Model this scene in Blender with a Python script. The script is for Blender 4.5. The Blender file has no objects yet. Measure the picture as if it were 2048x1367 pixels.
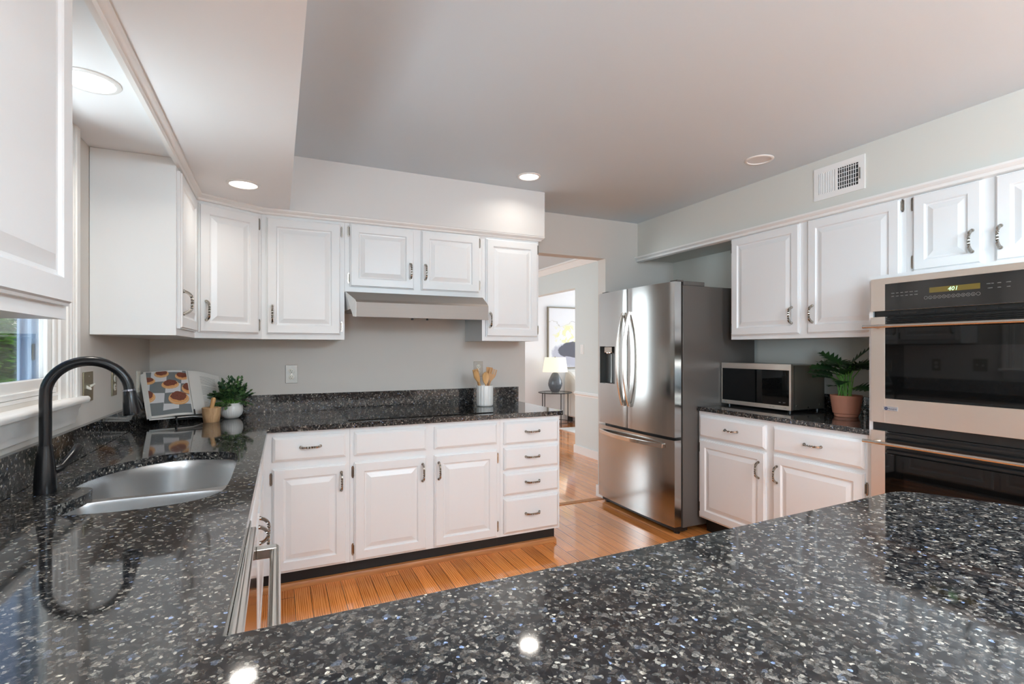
import bpy, bmesh, math, random
from math import sin, cos, pi, radians, sqrt, atan2
from mathutils import Matrix, Vector, noise
C = bpy.context.scene.collection
sc = bpy.context.scene
rnd = random.Random(7)

# ---------------------------------------------------------------- camera
cam = bpy.data.cameras.new('camera'); cam.sensor_width = 36.0
cam.lens = 1020 / 2048 * 36; cam.shift_y = 15.5 / 2048; cam.clip_start = 0.02
camo = bpy.data.objects.new('camera', cam); C.objects.link(camo)
camo.location = (0, 0, 1.325); camo.rotation_euler = (radians(90), 0, radians(-24.68))
sc.camera = camo
# ---------------------------------------------------------------- colour management
sc.view_settings.view_transform = 'Standard'; sc.view_settings.look = 'None'
sc.view_settings.exposure = 0.10; sc.view_settings.gamma = 1.0
sc.view_settings.use_curve_mapping = False
cy = sc.cycles
cy.use_denoising = True; cy.max_bounces = 8; cy.diffuse_bounces = 6; cy.glossy_bounces = 4
cy.transmission_bounces = 4; cy.transparent_max_bounces = 12; cy.sample_clamp_indirect = 6
cy.caustics_reflective = False; cy.caustics_refractive = False
# ---------------------------------------------------------------- sky and sun
w = bpy.data.worlds.new('sky'); sc.world = w; w.use_nodes = True
nt = w.node_tree; bg = nt.nodes['Background']
sky = nt.nodes.new('ShaderNodeTexSky'); sky.sky_type = 'NISHITA'; sky.sun_disc = False
sky.sun_elevation = radians(50); sky.sun_rotation = radians(60); sky.air_density = 1.0; sky.dust_density = 1.2
nt.links.new(sky.outputs[0], bg.inputs[0]); bg.inputs[1].default_value = 0.35
def lamp(kind, name, loc, rot, energy, color=(1, 1, 1), **k):
    l = bpy.data.lights.new(name, kind); l.energy = energy; l.color = color
    for a, b in k.items(): setattr(l, a, b)
    o = bpy.data.objects.new(name, l); C.objects.link(o); o.location = loc; o.rotation_euler = rot
    return o
lamp('SUN', 'sun', (4, 4, 9), (radians(38), 0, radians(120)), 4.2, (1, .95, .86), angle=radians(1))
# area lamps added as daylight fill at unseen windows behind and beyond the kitchen
lamp('AREA', 'breakfast_window_fill', (-.68, -1.75, 1.45), (radians(90), 0, radians(-90)), 125, (.72, .88, 1), shape='RECTANGLE', size=1.5, size_y=1.3)
lamp('AREA', 'dining_window_fill', (-.55, 6.0, 1.4), (radians(90), 0, radians(-90)), 70, (.80, .92, 1), shape='RECTANGLE', size=2.4, size_y=1.7)
lamp('AREA', 'living_window_fill', (8.3, 6.3, 1.4), (radians(90), 0, radians(90)), 130, (.90, .96, 1), shape='RECTANGLE', size=2.8, size_y=1.8)
lamp('AREA', 'daylight_sink_window', (-.85, 1.98, 1.65), (radians(90), 0, radians(-90)), 9, (.86, .93, 1), shape='RECTANGLE', size=.62, size_y=.9)
bpy.data.lights['daylight_sink_window'].cycles.is_portal = True
lamp('POINT', 'breakfast_fill', (1.5, -1.6, 2.12), (0, 0, 0), 140, (.68, .86, 1), shadow_soft_size=.22)  # bodiless fill light added to brighten the room, no pendant hangs here
lamp('POINT', 'peninsula_fill', (1.7, -.35, 2.15), (0, 0, 0), 18, (.72, .88, 1), shadow_soft_size=.25)  # second bodiless fill light, added near the free end of the peninsula
# unseen area lamp added below the sill to brighten the soffit
lamp('AREA', 'soffit_uplight_fill', (-1.50, 1.98, .62), (radians(135), 0, radians(-90)), 84, (.82, .93, 1), shape='RECTANGLE', size=1.6, size_y=.7)

# ---------------------------------------------------------------- node materials
MATS = {}
def newmat(name):
    m = bpy.data.materials.new(name); m.use_nodes = True; MATS[name] = m
    nt = m.node_tree; b = nt.nodes['Principled BSDF']
    return m, nt, b
def pbr(name, col, rough=.5, metal=0, spec=.5, coat=0, emis=None, es=1, bump=0, bscale=200, aniso=0, vary=0, vscale=8):
    m, nt, b = newmat(name); N = nt.nodes; L = nt.links
    b.inputs['Base Color'].default_value = (*col, 1); b.inputs['Roughness'].default_value = rough
    b.inputs['Metallic'].default_value = metal; b.inputs['Specular IOR Level'].default_value = spec
    b.inputs['Coat Weight'].default_value = coat; b.inputs['Coat Roughness'].default_value = .08
    if aniso: b.inputs['Anisotropic'].default_value = aniso
    if emis: b.inputs['Emission Color'].default_value = (*emis, 1); b.inputs['Emission Strength'].default_value = es
    tc = N.new('ShaderNodeTexCoord')
    if vary:
        n = N.new('ShaderNodeTexNoise'); n.inputs['Scale'].default_value = vscale; n.inputs['Detail'].default_value = 3
        L.new(tc.outputs['Object'], n.inputs['Vector'])
        mx = N.new('ShaderNodeMix'); mx.data_type = 'RGBA'
        mx.inputs[6].default_value = (*[c * (1 - vary) for c in col], 1)
        mx.inputs[7].default_value = (*[min(1, c * (1 + vary)) for c in col], 1)
        L.new(n.outputs['Fac'], mx.inputs[0]); L.new(mx.outputs[2], b.inputs['Base Color'])
    if bump:
        n = N.new('ShaderNodeTexNoise'); n.inputs['Scale'].default_value = bscale; n.inputs['Detail'].default_value = 2
        L.new(tc.outputs['Object'], n.inputs['Vector'])
        bp = N.new('ShaderNodeBump'); bp.inputs['Strength'].default_value = bump; bp.inputs['Distance'].default_value = .001
        L.new(n.outputs['Fac'], bp.inputs['Height']); L.new(bp.outputs[0], b.inputs['Normal'])
    return m
def mth(nt, op, a, b=None, c=None):
    n = nt.nodes.new('ShaderNodeMath'); n.operation = op
    for i, v in enumerate((a, b, c)):
        if v is None: continue
        if isinstance(v, (int, float)): n.inputs[i].default_value = v
        else: nt.links.new(v, n.inputs[i])
    return n.outputs[0]
def ramp(nt, fac, stops, interp='LINEAR'):
    r = nt.nodes.new('ShaderNodeValToRGB'); r.color_ramp.interpolation = interp
    e = r.color_ramp.elements
    while len(e) > 1: e.remove(e[-1])
    e[0].position = stops[0][0]; e[0].color = (*stops[0][1], 1)
    for p, c in stops[1:]:
        q = e.new(p); q.color = (*c, 1)
    nt.links.new(fac, r.inputs[0]); return r.outputs[0]
def mixc(nt, f, a, b, blend='MIX'):
    m = nt.nodes.new('ShaderNodeMix'); m.data_type = 'RGBA'; m.blend_type = blend
    for i, v in ((0, f), (6, a), (7, b)):
        if isinstance(v, (int, float)): m.inputs[i].default_value = v
        elif isinstance(v, tuple): m.inputs[i].default_value = (*v, 1)
        else: nt.links.new(v, m.inputs[i])
    return m.outputs[2]

def granite():
    m, nt, b = newmat('granite'); N = nt.nodes; L = nt.links
    tc = N.new('ShaderNodeTexCoord'); P = tc.outputs['Object']
    dn = N.new('ShaderNodeTexNoise'); dn.inputs['Scale'].default_value = 90; dn.inputs['Detail'].default_value = 2; L.new(P, dn.inputs['Vector'])
    vm = N.new('ShaderNodeVectorMath'); vm.operation = 'MULTIPLY_ADD'; L.new(dn.outputs['Color'], vm.inputs[0])
    vm.inputs[1].default_value = (.011, .011, .011); L.new(P, vm.inputs[2])
    def vor(scale):
        v = N.new('ShaderNodeTexVoronoi'); v.inputs['Scale'].default_value = scale; L.new(vm.outputs[0], v.inputs['Vector'])
        s = N.new('ShaderNodeSeparateColor'); L.new(v.outputs['Color'], s.inputs[0]); return v, s
    v1, s1 = vor(105); v2, s2 = vor(190); v3, s3 = vor(135)
    base = ramp(nt, s1.outputs[0], [(0, (.008, .009, .011)), (.34, (.017, .018, .020)), (.54, (.038, .036, .035)),
        (.69, (.075, .066, .058)), (.82, (.125, .112, .10)), (.92, (.23, .22, .205)), (.96, (.14, .17, .23)), (.98, (.38, .36, .32))], 'CONSTANT')
    fine = ramp(nt, s2.outputs[1], [(0, (.008, .008, .01)), (.45, (.028, .028, .032)), (.68, (.07, .068, .066)), (.86, (.17, .165, .155)), (.955, (.52, .50, .44))], 'CONSTANT')
    col = mixc(nt, .5, base, fine)
    hi = ramp(nt, s3.outputs[2], [(0, (0, 0, 0)), (.955, (.52, .50, .44)), (.988, (.24, .33, .55))], 'CONSTANT')
    core = mth(nt, 'LESS_THAN', v3.outputs['Distance'], .42)
    f = mth(nt, 'MULTIPLY', mth(nt, 'GREATER_THAN', s3.outputs[2], .955), core)
    col = mixc(nt, f, col, hi)
    cn = N.new('ShaderNodeTexNoise'); cn.inputs['Scale'].default_value = 34; cn.inputs['Detail'].default_value = 4; cn.inputs['Roughness'].default_value = .7; L.new(P, cn.inputs['Vector'])
    col = mixc(nt, 1, col, ramp(nt, cn.outputs['Fac'], [(.32, (.34, .34, .36)), (.5, (.78, .77, .76)), (.68, (1.3, 1.26, 1.20))]), 'MULTIPLY')
    gn = N.new('ShaderNodeTexNoise'); gn.inputs['Scale'].default_value = 420; gn.inputs['Detail'].default_value = 3; L.new(vm.outputs[0], gn.inputs['Vector'])
    col = mixc(nt, .55, col, mixc(nt, 1, col, ramp(nt, gn.outputs['Fac'], [(.35, (.25, .25, .25)), (.65, (2.0, 1.97, 1.93))]), 'MULTIPLY'))
    L.new(col, b.inputs['Base Color']); b.inputs['Roughness'].default_value = .05
    b.inputs['Specular IOR Level'].default_value = .62
    b.inputs['Coat Weight'].default_value = .06; b.inputs['Coat Roughness'].default_value = .02
    # the sawn and eased edge is duller: wavelike polish
    wn = N.new('ShaderNodeTexNoise'); wn.inputs['Scale'].default_value = 3; L.new(P, wn.inputs['Vector'])
    L.new(mth(nt, 'MULTIPLY_ADD', wn.outputs['Fac'], .05, .035), b.inputs['Roughness'])
    return m
def oak():
    m, nt, b = newmat('oak_strip_floor'); N = nt.nodes; L = nt.links
    tc = N.new('ShaderNodeTexCoord'); sp = N.new('ShaderNodeSeparateXYZ'); L.new(tc.outputs['Object'], sp.inputs[0])
    x = mth(nt, 'DIVIDE', sp.outputs[0], .082); i = mth(nt, 'FLOOR', x); fx = mth(nt, 'FRACT', x)
    wn = N.new('ShaderNodeTexWhiteNoise'); wn.noise_dimensions = '1D'; L.new(i, wn.inputs['W'])
    y = mth(nt, 'ADD', mth(nt, 'DIVIDE', sp.outputs[1], 1.7), mth(nt, 'MULTIPLY', wn.outputs['Value'], 7.3))
    j = mth(nt, 'FLOOR', y); fy = mth(nt, 'FRACT', y)
    w2 = N.new('ShaderNodeTexWhiteNoise'); w2.noise_dimensions = '2D'
    cb = N.new('ShaderNodeCombineXYZ'); L.new(i, cb.inputs[0]); L.new(j, cb.inputs[1]); L.new(cb.outputs[0], w2.inputs['Vector'])
    r = w2.outputs['Value']
    g = N.new('ShaderNodeTexNoise'); g.inputs['Scale'].default_value = 1; g.inputs['Detail'].default_value = 5; g.inputs['Roughness'].default_value = .62
    gv = N.new('ShaderNodeCombineXYZ'); L.new(mth(nt, 'MULTIPLY', sp.outputs[0], 170), gv.inputs[0])
    L.new(mth(nt, 'MULTIPLY_ADD', sp.outputs[1], 5.5, mth(nt, 'MULTIPLY', r, 40)), gv.inputs[1]); L.new(mth(nt, 'MULTIPLY', r, 20), gv.inputs[2])
    L.new(gv.outputs[0], g.inputs['Vector'])
    wv = N.new('ShaderNodeTexWave'); wv.wave_type = 'BANDS'; wv.bands_direction = 'X'; wv.inputs['Scale'].default_value = 1.1
    wv.inputs['Distortion'].default_value = 9; wv.inputs['Detail'].default_value = 2; wv.inputs['Detail Scale'].default_value = .6
    wvv = N.new('ShaderNodeCombineXYZ'); L.new(mth(nt, 'MULTIPLY', sp.outputs[0], 26), wvv.inputs[0])
    L.new(mth(nt, 'MULTIPLY_ADD', sp.outputs[1], 1.7, mth(nt, 'MULTIPLY', r, 33)), wvv.inputs[1]); L.new(wvv.outputs[0], wv.inputs['Vector'])
    gr = mth(nt, 'MULTIPLY_ADD', g.outputs['Fac'], .7, mth(nt, 'MULTIPLY', wv.outputs['Fac'], .3))
    col = ramp(nt, gr, [(.28, (.50, .150, .032)), (.5, (.83, .305, .080)), (.72, (.95, .41, .135))])
    tint = ramp(nt, r, [(0, (.80, .76, .72)), (.5, (1, 1, 1)), (1, (1.12, 1.08, 1.05))])
    col = mixc(nt, 1, col, tint, 'MULTIPLY')
    e = mth(nt, 'MINIMUM', fx, mth(nt, 'SUBTRACT', 1, fx)); e2 = mth(nt, 'MULTIPLY', mth(nt, 'MINIMUM', fy, mth(nt, 'SUBTRACT', 1, fy)), 21)
    gap = mth(nt, 'LESS_THAN', mth(nt, 'MINIMUM', e, e2), .017)
    col = mixc(nt, gap, col, (.05, .018, .008))
    L.new(col, b.inputs['Base Color']); L.new(mth(nt, 'MULTIPLY_ADD', g.outputs['Fac'], .10, .06), b.inputs['Roughness'])
    b.inputs['Coat Weight'].default_value = .6; b.inputs['Coat Roughness'].default_value = .05
    bp = N.new('ShaderNodeBump'); bp.inputs['Strength'].default_value = .25; bp.inputs['Distance'].default_value = .0015
    L.new(mth(nt, 'SUBTRACT', mth(nt, 'MULTIPLY', gr, .25), gap), bp.inputs['Height']); L.new(bp.outputs[0], b.inputs['Normal'])
    return m
def steel(name, col, rough, axis, aniso=.5, scale=420):
    """brushed metal: fine streaks running along one axis"""
    m, nt, b = newmat(name); N = nt.nodes; L = nt.links
    tc = N.new('ShaderNodeTexCoord'); mp = N.new('ShaderNodeMapping'); s = [scale] * 3; s[axis] = 2.5
    mp.inputs['Scale'].default_value = s; L.new(tc.outputs['Object'], mp.inputs['Vector'])
    n = N.new('ShaderNodeTexNoise'); n.inputs['Scale'].default_value = 1; n.inputs['Detail'].default_value = 3; L.new(mp.outputs[0], n.inputs['Vector'])
    b.inputs['Base Color'].default_value = (*col, 1); b.inputs['Metallic'].default_value = 1
    L.new(mth(nt, 'MULTIPLY_ADD', n.outputs['Fac'], .08, rough - .03), b.inputs['Roughness'])
    bp = N.new('ShaderNodeBump'); bp.inputs['Strength'].default_value = .03; bp.inputs['Distance'].default_value = .0002
    L.new(n.outputs['Fac'], bp.inputs['Height']); L.new(bp.outputs[0], b.inputs['Normal'])
    return m
def wood(name, c1, c2, scale=(60, 60, 5)):
    m, nt, b = newmat(name); N = nt.nodes; L = nt.links
    tc = N.new('ShaderNodeTexCoord'); mp = N.new('ShaderNodeMapping'); mp.inputs['Scale'].default_value = scale; L.new(tc.outputs['Object'], mp.inputs['Vector'])
    n = N.new('ShaderNodeTexNoise'); n.inputs['Scale'].default_value = 1; n.inputs['Detail'].default_value = 4; L.new(mp.outputs[0], n.inputs['Vector'])
    L.new(ramp(nt, n.outputs['Fac'], [(.3, c1), (.7, c2)]), b.inputs['Base Color']); b.inputs['Roughness'].default_value = .45
    return m
def leafmat(name, c1, c2, rough=.45, trans=.0):
    m, nt, b = newmat(name); N = nt.nodes; L = nt.links
    g = N.new('ShaderNodeNewGeometry')
    L.new(ramp(nt, g.outputs['Random Per Island'], [(0, c1), (1, c2)]), b.inputs['Base Color'])
    b.inputs['Roughness'].default_value = rough
    if trans:
        t = N.new('ShaderNodeBsdfTranslucent'); t.inputs[0].default_value = (*[min(1, q * 1.6) for q in c2], 1)
        mx = N.new('ShaderNodeMixShader'); mx.inputs[0].default_value = trans
        L.new(b.outputs[0], mx.inputs[1]); L.new(t.outputs[0], mx.inputs[2]); L.new(mx.outputs[0], N['Material Output'].inputs[0])
    return m
def pane(name, tint=(1, 1, 1), refl=.08):
    m, nt, b = newmat(name); N = nt.nodes; L = nt.links
    t = N.new('ShaderNodeBsdfTransparent'); t.inputs[0].default_value = (*tint, 1)
    g = N.new('ShaderNodeBsdfGlossy'); g.inputs['Roughness'].default_value = 0.01
    lw = N.new('ShaderNodeLayerWeight'); lw.inputs[0].default_value = .35
    mx = N.new('ShaderNodeMixShader'); L.new(mth(nt, 'MULTIPLY_ADD', lw.outputs['Fresnel'], .5, refl * .5), mx.inputs[0])
    L.new(t.outputs[0], mx.inputs[1]); L.new(g.outputs[0], mx.inputs[2]); L.new(mx.outputs[0], N['Material Output'].inputs[0])
    return m

WHITE = pbr('white_cabinet_paint', (.80, .815, .82), .30, bump=.12, bscale=60)
TRIMW = pbr('white_trim_paint', (.82, .81, .79), .34)
WALL = pbr('greige_wall_paint', (.63, .595, .55), .62, bump=.10, bscale=260)
WALLR = pbr('sage_grey_wall_paint', (.65, .65, .605), .62, bump=.10, bscale=260)
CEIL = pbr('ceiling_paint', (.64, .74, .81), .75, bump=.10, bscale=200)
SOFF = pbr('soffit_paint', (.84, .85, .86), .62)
HALL = pbr('pale_blue_wall_paint', (.66, .70, .69), .6)
LIVW = pbr('white_living_wall_paint', (.84, .84, .85), .6)
GRAN = granite(); OAK = oak()
OAKT = wood('oak_trim', (.38, .14, .04), (.56, .24, .075), (6, 80, 80))
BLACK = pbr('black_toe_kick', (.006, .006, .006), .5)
STEELV = steel('brushed_steel_fridge', (.47, .465, .45), .17, 1)
STEELH = steel('brushed_steel_appliance', (.93, .84, .76), .36, 1)
STEELO = steel('brushed_steel_hood', (.33, .295, .27), .58, 0)
STEELS = pbr('sink_steel', (.72, .72, .72), .27, metal=1)
CHROME = pbr('polished_steel', (.70, .68, .64), .10, metal=1)
HANDM = pbr('handle_bar_steel', (.66, .62, .57), .17, metal=1)
PULL = pbr('antique_nickel', (.38, .35, .31), .24, metal=1)
FSIDE = pbr('dark_grey_enamel', (.095, .085, .077), .38, spec=.45)
BGLASS = pbr('black_glass', (.003, .003, .003), .03, spec=.42)
BGLASS2 = pbr('smoked_panel_glass', (.020, .019, .018), .05, spec=.42)
BPLAST = pbr('black_plastic', (.010, .010, .010), .35)
FAUC = pbr('matte_black_metal', (.005, .005, .006), .25, spec=.38)
EMITW = pbr('downlight_lens', (.9, .9, .88), .4, emis=(1, .96, .90), es=4)
LENSOFF = pbr('unlit_downlight_lens', (.72, .73, .74), .5)
BRASS = pbr('aged_brass_plate', (.30, .26, .17), .32, metal=.85)
STPLATE = pbr('brushed_metal_plate', (.27, .26, .24), .35, metal=.9)
IVORY = pbr('ivory_plastic', (.80, .77, .68), .4)
DARK = pbr('dark_slot', (.02, .02, .02), .6)
TERRA = pbr('terracotta_pot', (.52, .22, .14), .55)
SOIL = pbr('potting_soil', (.03, .02, .014), .9, bump=.6, bscale=80)
CERW = pbr('white_ceramic', (.84, .83, .80), .28)
BAMB = wood('bamboo_wood', (.60, .32, .12), (.74, .45, .20))
BAMB2 = wood('darker_bamboo_wood', (.48, .22, .07), (.62, .33, .12))
OLIVEW = wood('olive_wood', (.40, .21, .09), (.72, .46, .25), (50, 50, 9))
LEAF1 = leafmat('dark_small_leaf', (.012, .05, .022), (.11, .21, .07), .4)
LEAF2 = leafmat('split_leaf_green', (.009, .038, .010), (.024, .085, .018), .4)
STEMG = pbr('green_stem', (.12, .30, .05), .5)
PAPER = pbr('book_paper', (.80, .77, .72), .6)
PTILE = pbr('printed_pale_tile', (.74, .73, .74), .5); PTILE2 = pbr('printed_grey_tile', (.20, .215, .22), .5)
PCRUST = pbr('printed_tart_crust', (.82, .38, .14), .5, vary=.25, vscale=120)
PCRUSTB = pbr('printed_pale_crust_rim', (.80, .52, .27), .5)
PFILL = pbr('printed_dark_filling', (.22, .065, .04), .5, vary=.7, vscale=260)
INK = pbr('printed_ink', (.28, .27, .26), .6)
LAMPG = pbr('slate_glazed_ceramic', (.10, .115, .135), .22, vary=.4, vscale=20)
SHADE = pbr('lamp_shade_linen', (.85, .80, .70), .8, emis=(1, .86, .62), es=.45)
BLKM = pbr('thin_black_metal', (.012, .012, .012), .4)
BOUC = pbr('cream_boucle', (.80, .76, .70), .95, bump=.8, bscale=90)
RUGM = pbr('white_rug', (.82, .81, .78), .95, bump=.8, bscale=120)
GREEND = pbr('green_led_digits', (.1, .3, .1), .5, emis=(.55, 1, .55), es=1.6)
AMBER = pbr('amber_display_strip', (.13, .095, .018), .12)
PRINTW = pbr('grey_panel_print', (.34, .33, .31), .5)
LOGO = pbr('chrome_badge', (.62, .64, .68), .2, metal=.9)
NAVY = pbr('navy_badge_print', (.02, .03, .09), .4)
GLASS = pane('window_glass', refl=0); TGLASS = pane('table_glass', (.93, .97, .96), .2)
TREEL = leafmat('evergreen_spray', (.014, .085, .008), (.13, .36, .03), .6, .3)
TREEL2 = leafmat('deep_evergreen_spray', (.008, .055, .010), (.08, .25, .025), .6, .3)
BARK = pbr('bark', (.10, .07, .05), .9, vary=.4, vscale=12)
LAWN = pbr('lawn_grass', (.08, .17, .035), .95, vary=.5, vscale=3)
EXTW = pbr('exterior_trim_sky_tint', (.36, .46, .60), .5)  # white trim with the blue of the skylight put into its colour

# ---------------------------------------------------------------- object helpers
M = {}
I4 = Matrix.Identity(4)
def T(x, y, z=0): return Matrix.Translation((x, y, z))
def RZ(a): return Matrix.Rotation(a, 4, 'Z')
def props(o, label=None, cat=None, group=None, kind=None):
    if label: o['label'] = label
    if cat: o['category'] = cat
    if group: o['group'] = group
    if kind: o['kind'] = kind
def link(o, mat, parent):
    C.objects.link(o); M[o.name] = mat
    if parent is not None:
        o.parent = parent; o.matrix_basis = M[parent.name].inverted() @ mat
    else: o.matrix_basis = mat
    return o
def thing(name, label, cat, mat=I4, group=None):
    o = bpy.data.objects.new(name, None); o.empty_display_size = .05
    link(o, mat.copy(), None); props(o, label, cat, group); return o
def smooth(me, on=True):
    for p in me.polygons: p.use_smooth = on
def finish(bm, name, mats, sm=None, recalc=True):
    if recalc: bmesh.ops.recalc_face_normals(bm, faces=bm.faces[:])
    me = bpy.data.meshes.new(name); bm.to_mesh(me); bm.free()
    for m in (mats if isinstance(mats, (list, tuple)) else [mats]): me.materials.append(m)
    if sm is not None:
        smooth(me)
        if sm < 180: me.set_sharp_from_angle(angle=radians(sm))
    return me
def obj(name, bm, mats, parent=None, world=True, sm=None, label=None, cat=None, group=None, kind=None, mat=None, bevel=0, recalc=True):
    """bm in world coordinates (or in the frame 'mat')"""
    me = bm if isinstance(bm, bpy.types.Mesh) else finish(bm, name, mats, sm, recalc)
    o = bpy.data.objects.new(name, me)
    if mat is not None: link(o, mat.copy(), parent)
    elif parent is not None:
        if not isinstance(bm, bpy.types.Mesh): me.transform(M[parent.name].inverted())
        link(o, M[parent.name].copy(), parent)
    else:
        link(o, I4.copy(), None)
    props(o, label, cat, group, kind)
    if bevel:
        b = o.modifiers.new('bevel', 'BEVEL'); b.width = bevel; b.segments = 2; b.limit_method = 'ANGLE'; b.angle_limit = radians(40)
        b.harden_normals = False
    return o
def struct(name, bm, mats, parent=None, **k):
    return obj(name, bm, mats, parent, kind=None if parent else 'structure', **k)
def box(bm, x0, x1, y0, y1, z0, z1, mi=0):
    v = [bm.verts.new(p) for p in ((x0, y0, z0), (x1, y0, z0), (x1, y1, z0), (x0, y1, z0), (x0, y0, z1), (x1, y0, z1), (x1, y1, z1), (x0, y1, z1))]
    for f in ((3, 2, 1, 0), (4, 5, 6, 7), (0, 1, 5, 4), (1, 2, 6, 5), (2, 3, 7, 6), (3, 0, 4, 7)):
        q = bm.faces.new([v[i] for i in f]); q.material_index = mi
    return bm
def B(*a, **k): return box(bmesh.new(), *a, **k)
def boxes(*L):
    bm = bmesh.new()
    for a in L: box(bm, *a)
    return bm
def prism(bm, pts, fn, a, b, mi=0):
    """extrude a 2D outline; fn(u,v,t) -> xyz"""
    A = [bm.verts.new(fn(u, v, a)) for u, v in pts]; Bv = [bm.verts.new(fn(u, v, b)) for u, v in pts]
    n = len(pts)
    fs = [bm.faces.new(A[::-1]), bm.faces.new(Bv)] + [bm.faces.new((A[i], A[(i + 1) % n], Bv[(i + 1) % n], Bv[i])) for i in range(n)]
    for f in fs: f.material_index = mi
    return bm
def lathe(bm, prof, c=(0, 0, 0), n=32, mi=0, fn=None):
    """prof list of (r,z); fn(angle,r,z)->r lets the wall ripple"""
    rings = []
    for r, z in prof:
        if r < 1e-6: rings.append([bm.verts.new((c[0], c[1], c[2] + z))])
        else:
            rings.append([bm.verts.new((c[0] + (fn(2 * pi * i / n, r, z) if fn else r) * cos(2 * pi * i / n),
                                         c[1] + (fn(2 * pi * i / n, r, z) if fn else r) * sin(2 * pi * i / n), c[2] + z)) for i in range(n)])
    for a, b in zip(rings, rings[1:]):
        for i in range(n):
            j = (i + 1) % n
            if len(a) == 1 and len(b) == 1: continue
            if len(a) == 1: f = bm.faces.new((a[0], b[i], b[j]))
            elif len(b) == 1: f = bm.faces.new((a[i], a[j], b[0]))
            else: f = bm.faces.new((a[i], a[j], b[j], b[i]))
            f.material_index = mi
    return bm
def tube(bm, pts, r, n=10, caps=True, mi=0, sec=None, twist=None, up=(0, 0, 1)):
    """r number or list; sec optional list of (a,b) section points"""
    P = [Vector(p) for p in pts]; m = len(P); rings = []; nrm = None
    for k in range(m):
        d = (P[min(k + 1, m - 1)] - P[max(k - 1, 0)]).normalized()
        if nrm is None:
            nrm = Vector(up).cross(d)
            if nrm.length < 1e-3: nrm = Vector((1, 0, 0)).cross(d)
            nrm.normalize()
        else:
            nrm = (nrm - d * nrm.dot(d)).normalized()
        bn = d.cross(nrm)
        rr = r[k] if isinstance(r, (list, tuple)) else r
        tw = twist[k] if twist else 0
        s = sec or [(cos(2 * pi * i / n), sin(2 * pi * i / n)) for i in range(n)]
        rings.append([bm.verts.new(P[k] + (nrm * (a * cos(tw) - b * sin(tw)) + bn * (a * sin(tw) + b * cos(tw))) * rr) for a, b in s])
    q = len(rings[0])
    for a, b in zip(rings, rings[1:]):
        for i in range(q):
            f = bm.faces.new((a[i], a[(i + 1) % q], b[(i + 1) % q], b[i])); f.material_index = mi
    if caps:
        bm.faces.new(rings[0][::-1]).material_index = mi; bm.faces.new(rings[-1]).material_index = mi
    return bm
def catmull(pts, k=8, closed=True):
    out = []; n = len(pts); rng = range(n) if closed else range(n - 1)
    for i in rng:
        g = lambda j: Vector(pts[j % n]) if closed else Vector(pts[max(0, min(n - 1, j))])
        p0, p1, p2, p3 = g(i - 1), g(i), g(i + 1), g(i + 2)
        for s in range(k):
            t = s / k
            out.append(.5 * ((2 * p1) + (-p0 + p2) * t + (2 * p0 - 5 * p1 + 4 * p2 - p3) * t * t + (-p0 + 3 * p1 - 3 * p2 + p3) * t ** 3))
    if not closed: out.append(Vector(pts[-1]))
    return out
def sweep_trim(path, prof):
    """path: 2D points; prof: (offset to the right of travel, z)"""
    n = len(path); bm = bmesh.new(); rings = []
    for k in range(n):
        p = Vector(path[k])
        d1 = (p - Vector(path[k - 1])).normalized() if k else None
        d2 = (Vector(path[k + 1]) - p).normalized() if k < n - 1 else None
        ds = [d for d in (d1, d2) if d is not None]
        nr = [Vector((d.y, -d.x)) for d in ds]
        nn = nr[0] if len(nr) == 1 else (nr[0] + nr[1]) / (1 + nr[0].dot(nr[1]))
        rings.append([bm.verts.new((p.x + nn.x * o, p.y + nn.y * o, z)) for o, z in prof])
    q = len(prof)
    for a, b in zip(rings, rings[1:]):
        for i in range(q): bm.faces.new((a[i], a[(i + 1) % q], b[(i + 1) % q], b[i]))
    bm.faces.new(rings[0]); bm.faces.new(rings[-1][::-1])
    return bm
def rings_xz(loops, mi=0, close_last=True, back=True):
    """loops: list of (x0,x1,z0,z1,y) connected rectangles"""
    bm = bmesh.new(); R = []
    for x0, x1, z0, z1, y in loops:
        R.append([bm.verts.new(p) for p in ((x0, y, z0), (x1, y, z0), (x1, y, z1), (x0, y, z1))])
    for a, b in zip(R, R[1:]):
        for i in range(4): bm.faces.new((a[i], a[(i + 1) % 4], b[(i + 1) % 4], b[i]))
    if close_last: bm.faces.new(R[-1])
    if back: bm.faces.new(R[0][::-1])
    return bm
def text(s, size, mat, parent, m4, name='lettering', ext=.0002, align='CENTER', shear=0):
    cu = bpy.data.curves.new(name, 'FONT'); cu.body = s; cu.size = size; cu.extrude = ext; cu.align_x = align; cu.shear = shear; cu.resolution_u = 2
    t = bpy.data.objects.new(name, cu); me = bpy.data.meshes.new_from_object(t); bpy.data.objects.remove(t)
    me.materials.clear(); me.materials.append(mat); me.name = name
    return obj(name, me, mat, parent, mat=m4)

# ---------------------------------------------------------------- frames: local x to the right, local -y outwards
RB = lambda face: T(0, face)                             # fronts looking towards the camera side of the room (-Y)
RR = lambda face: Matrix(((0, 1, 0, face), (-1, 0, 0, 0), (0, 0, 1, 0), (0, 0, 0, 1)))   # right wall, fronts look -X ; u = -Y
RL = lambda face: Matrix(((0, -1, 0, face), (1, 0, 0, 0), (0, 0, 1, 0), (0, 0, 0, 1)))   # left wall, fronts look +X ; u = Y

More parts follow.
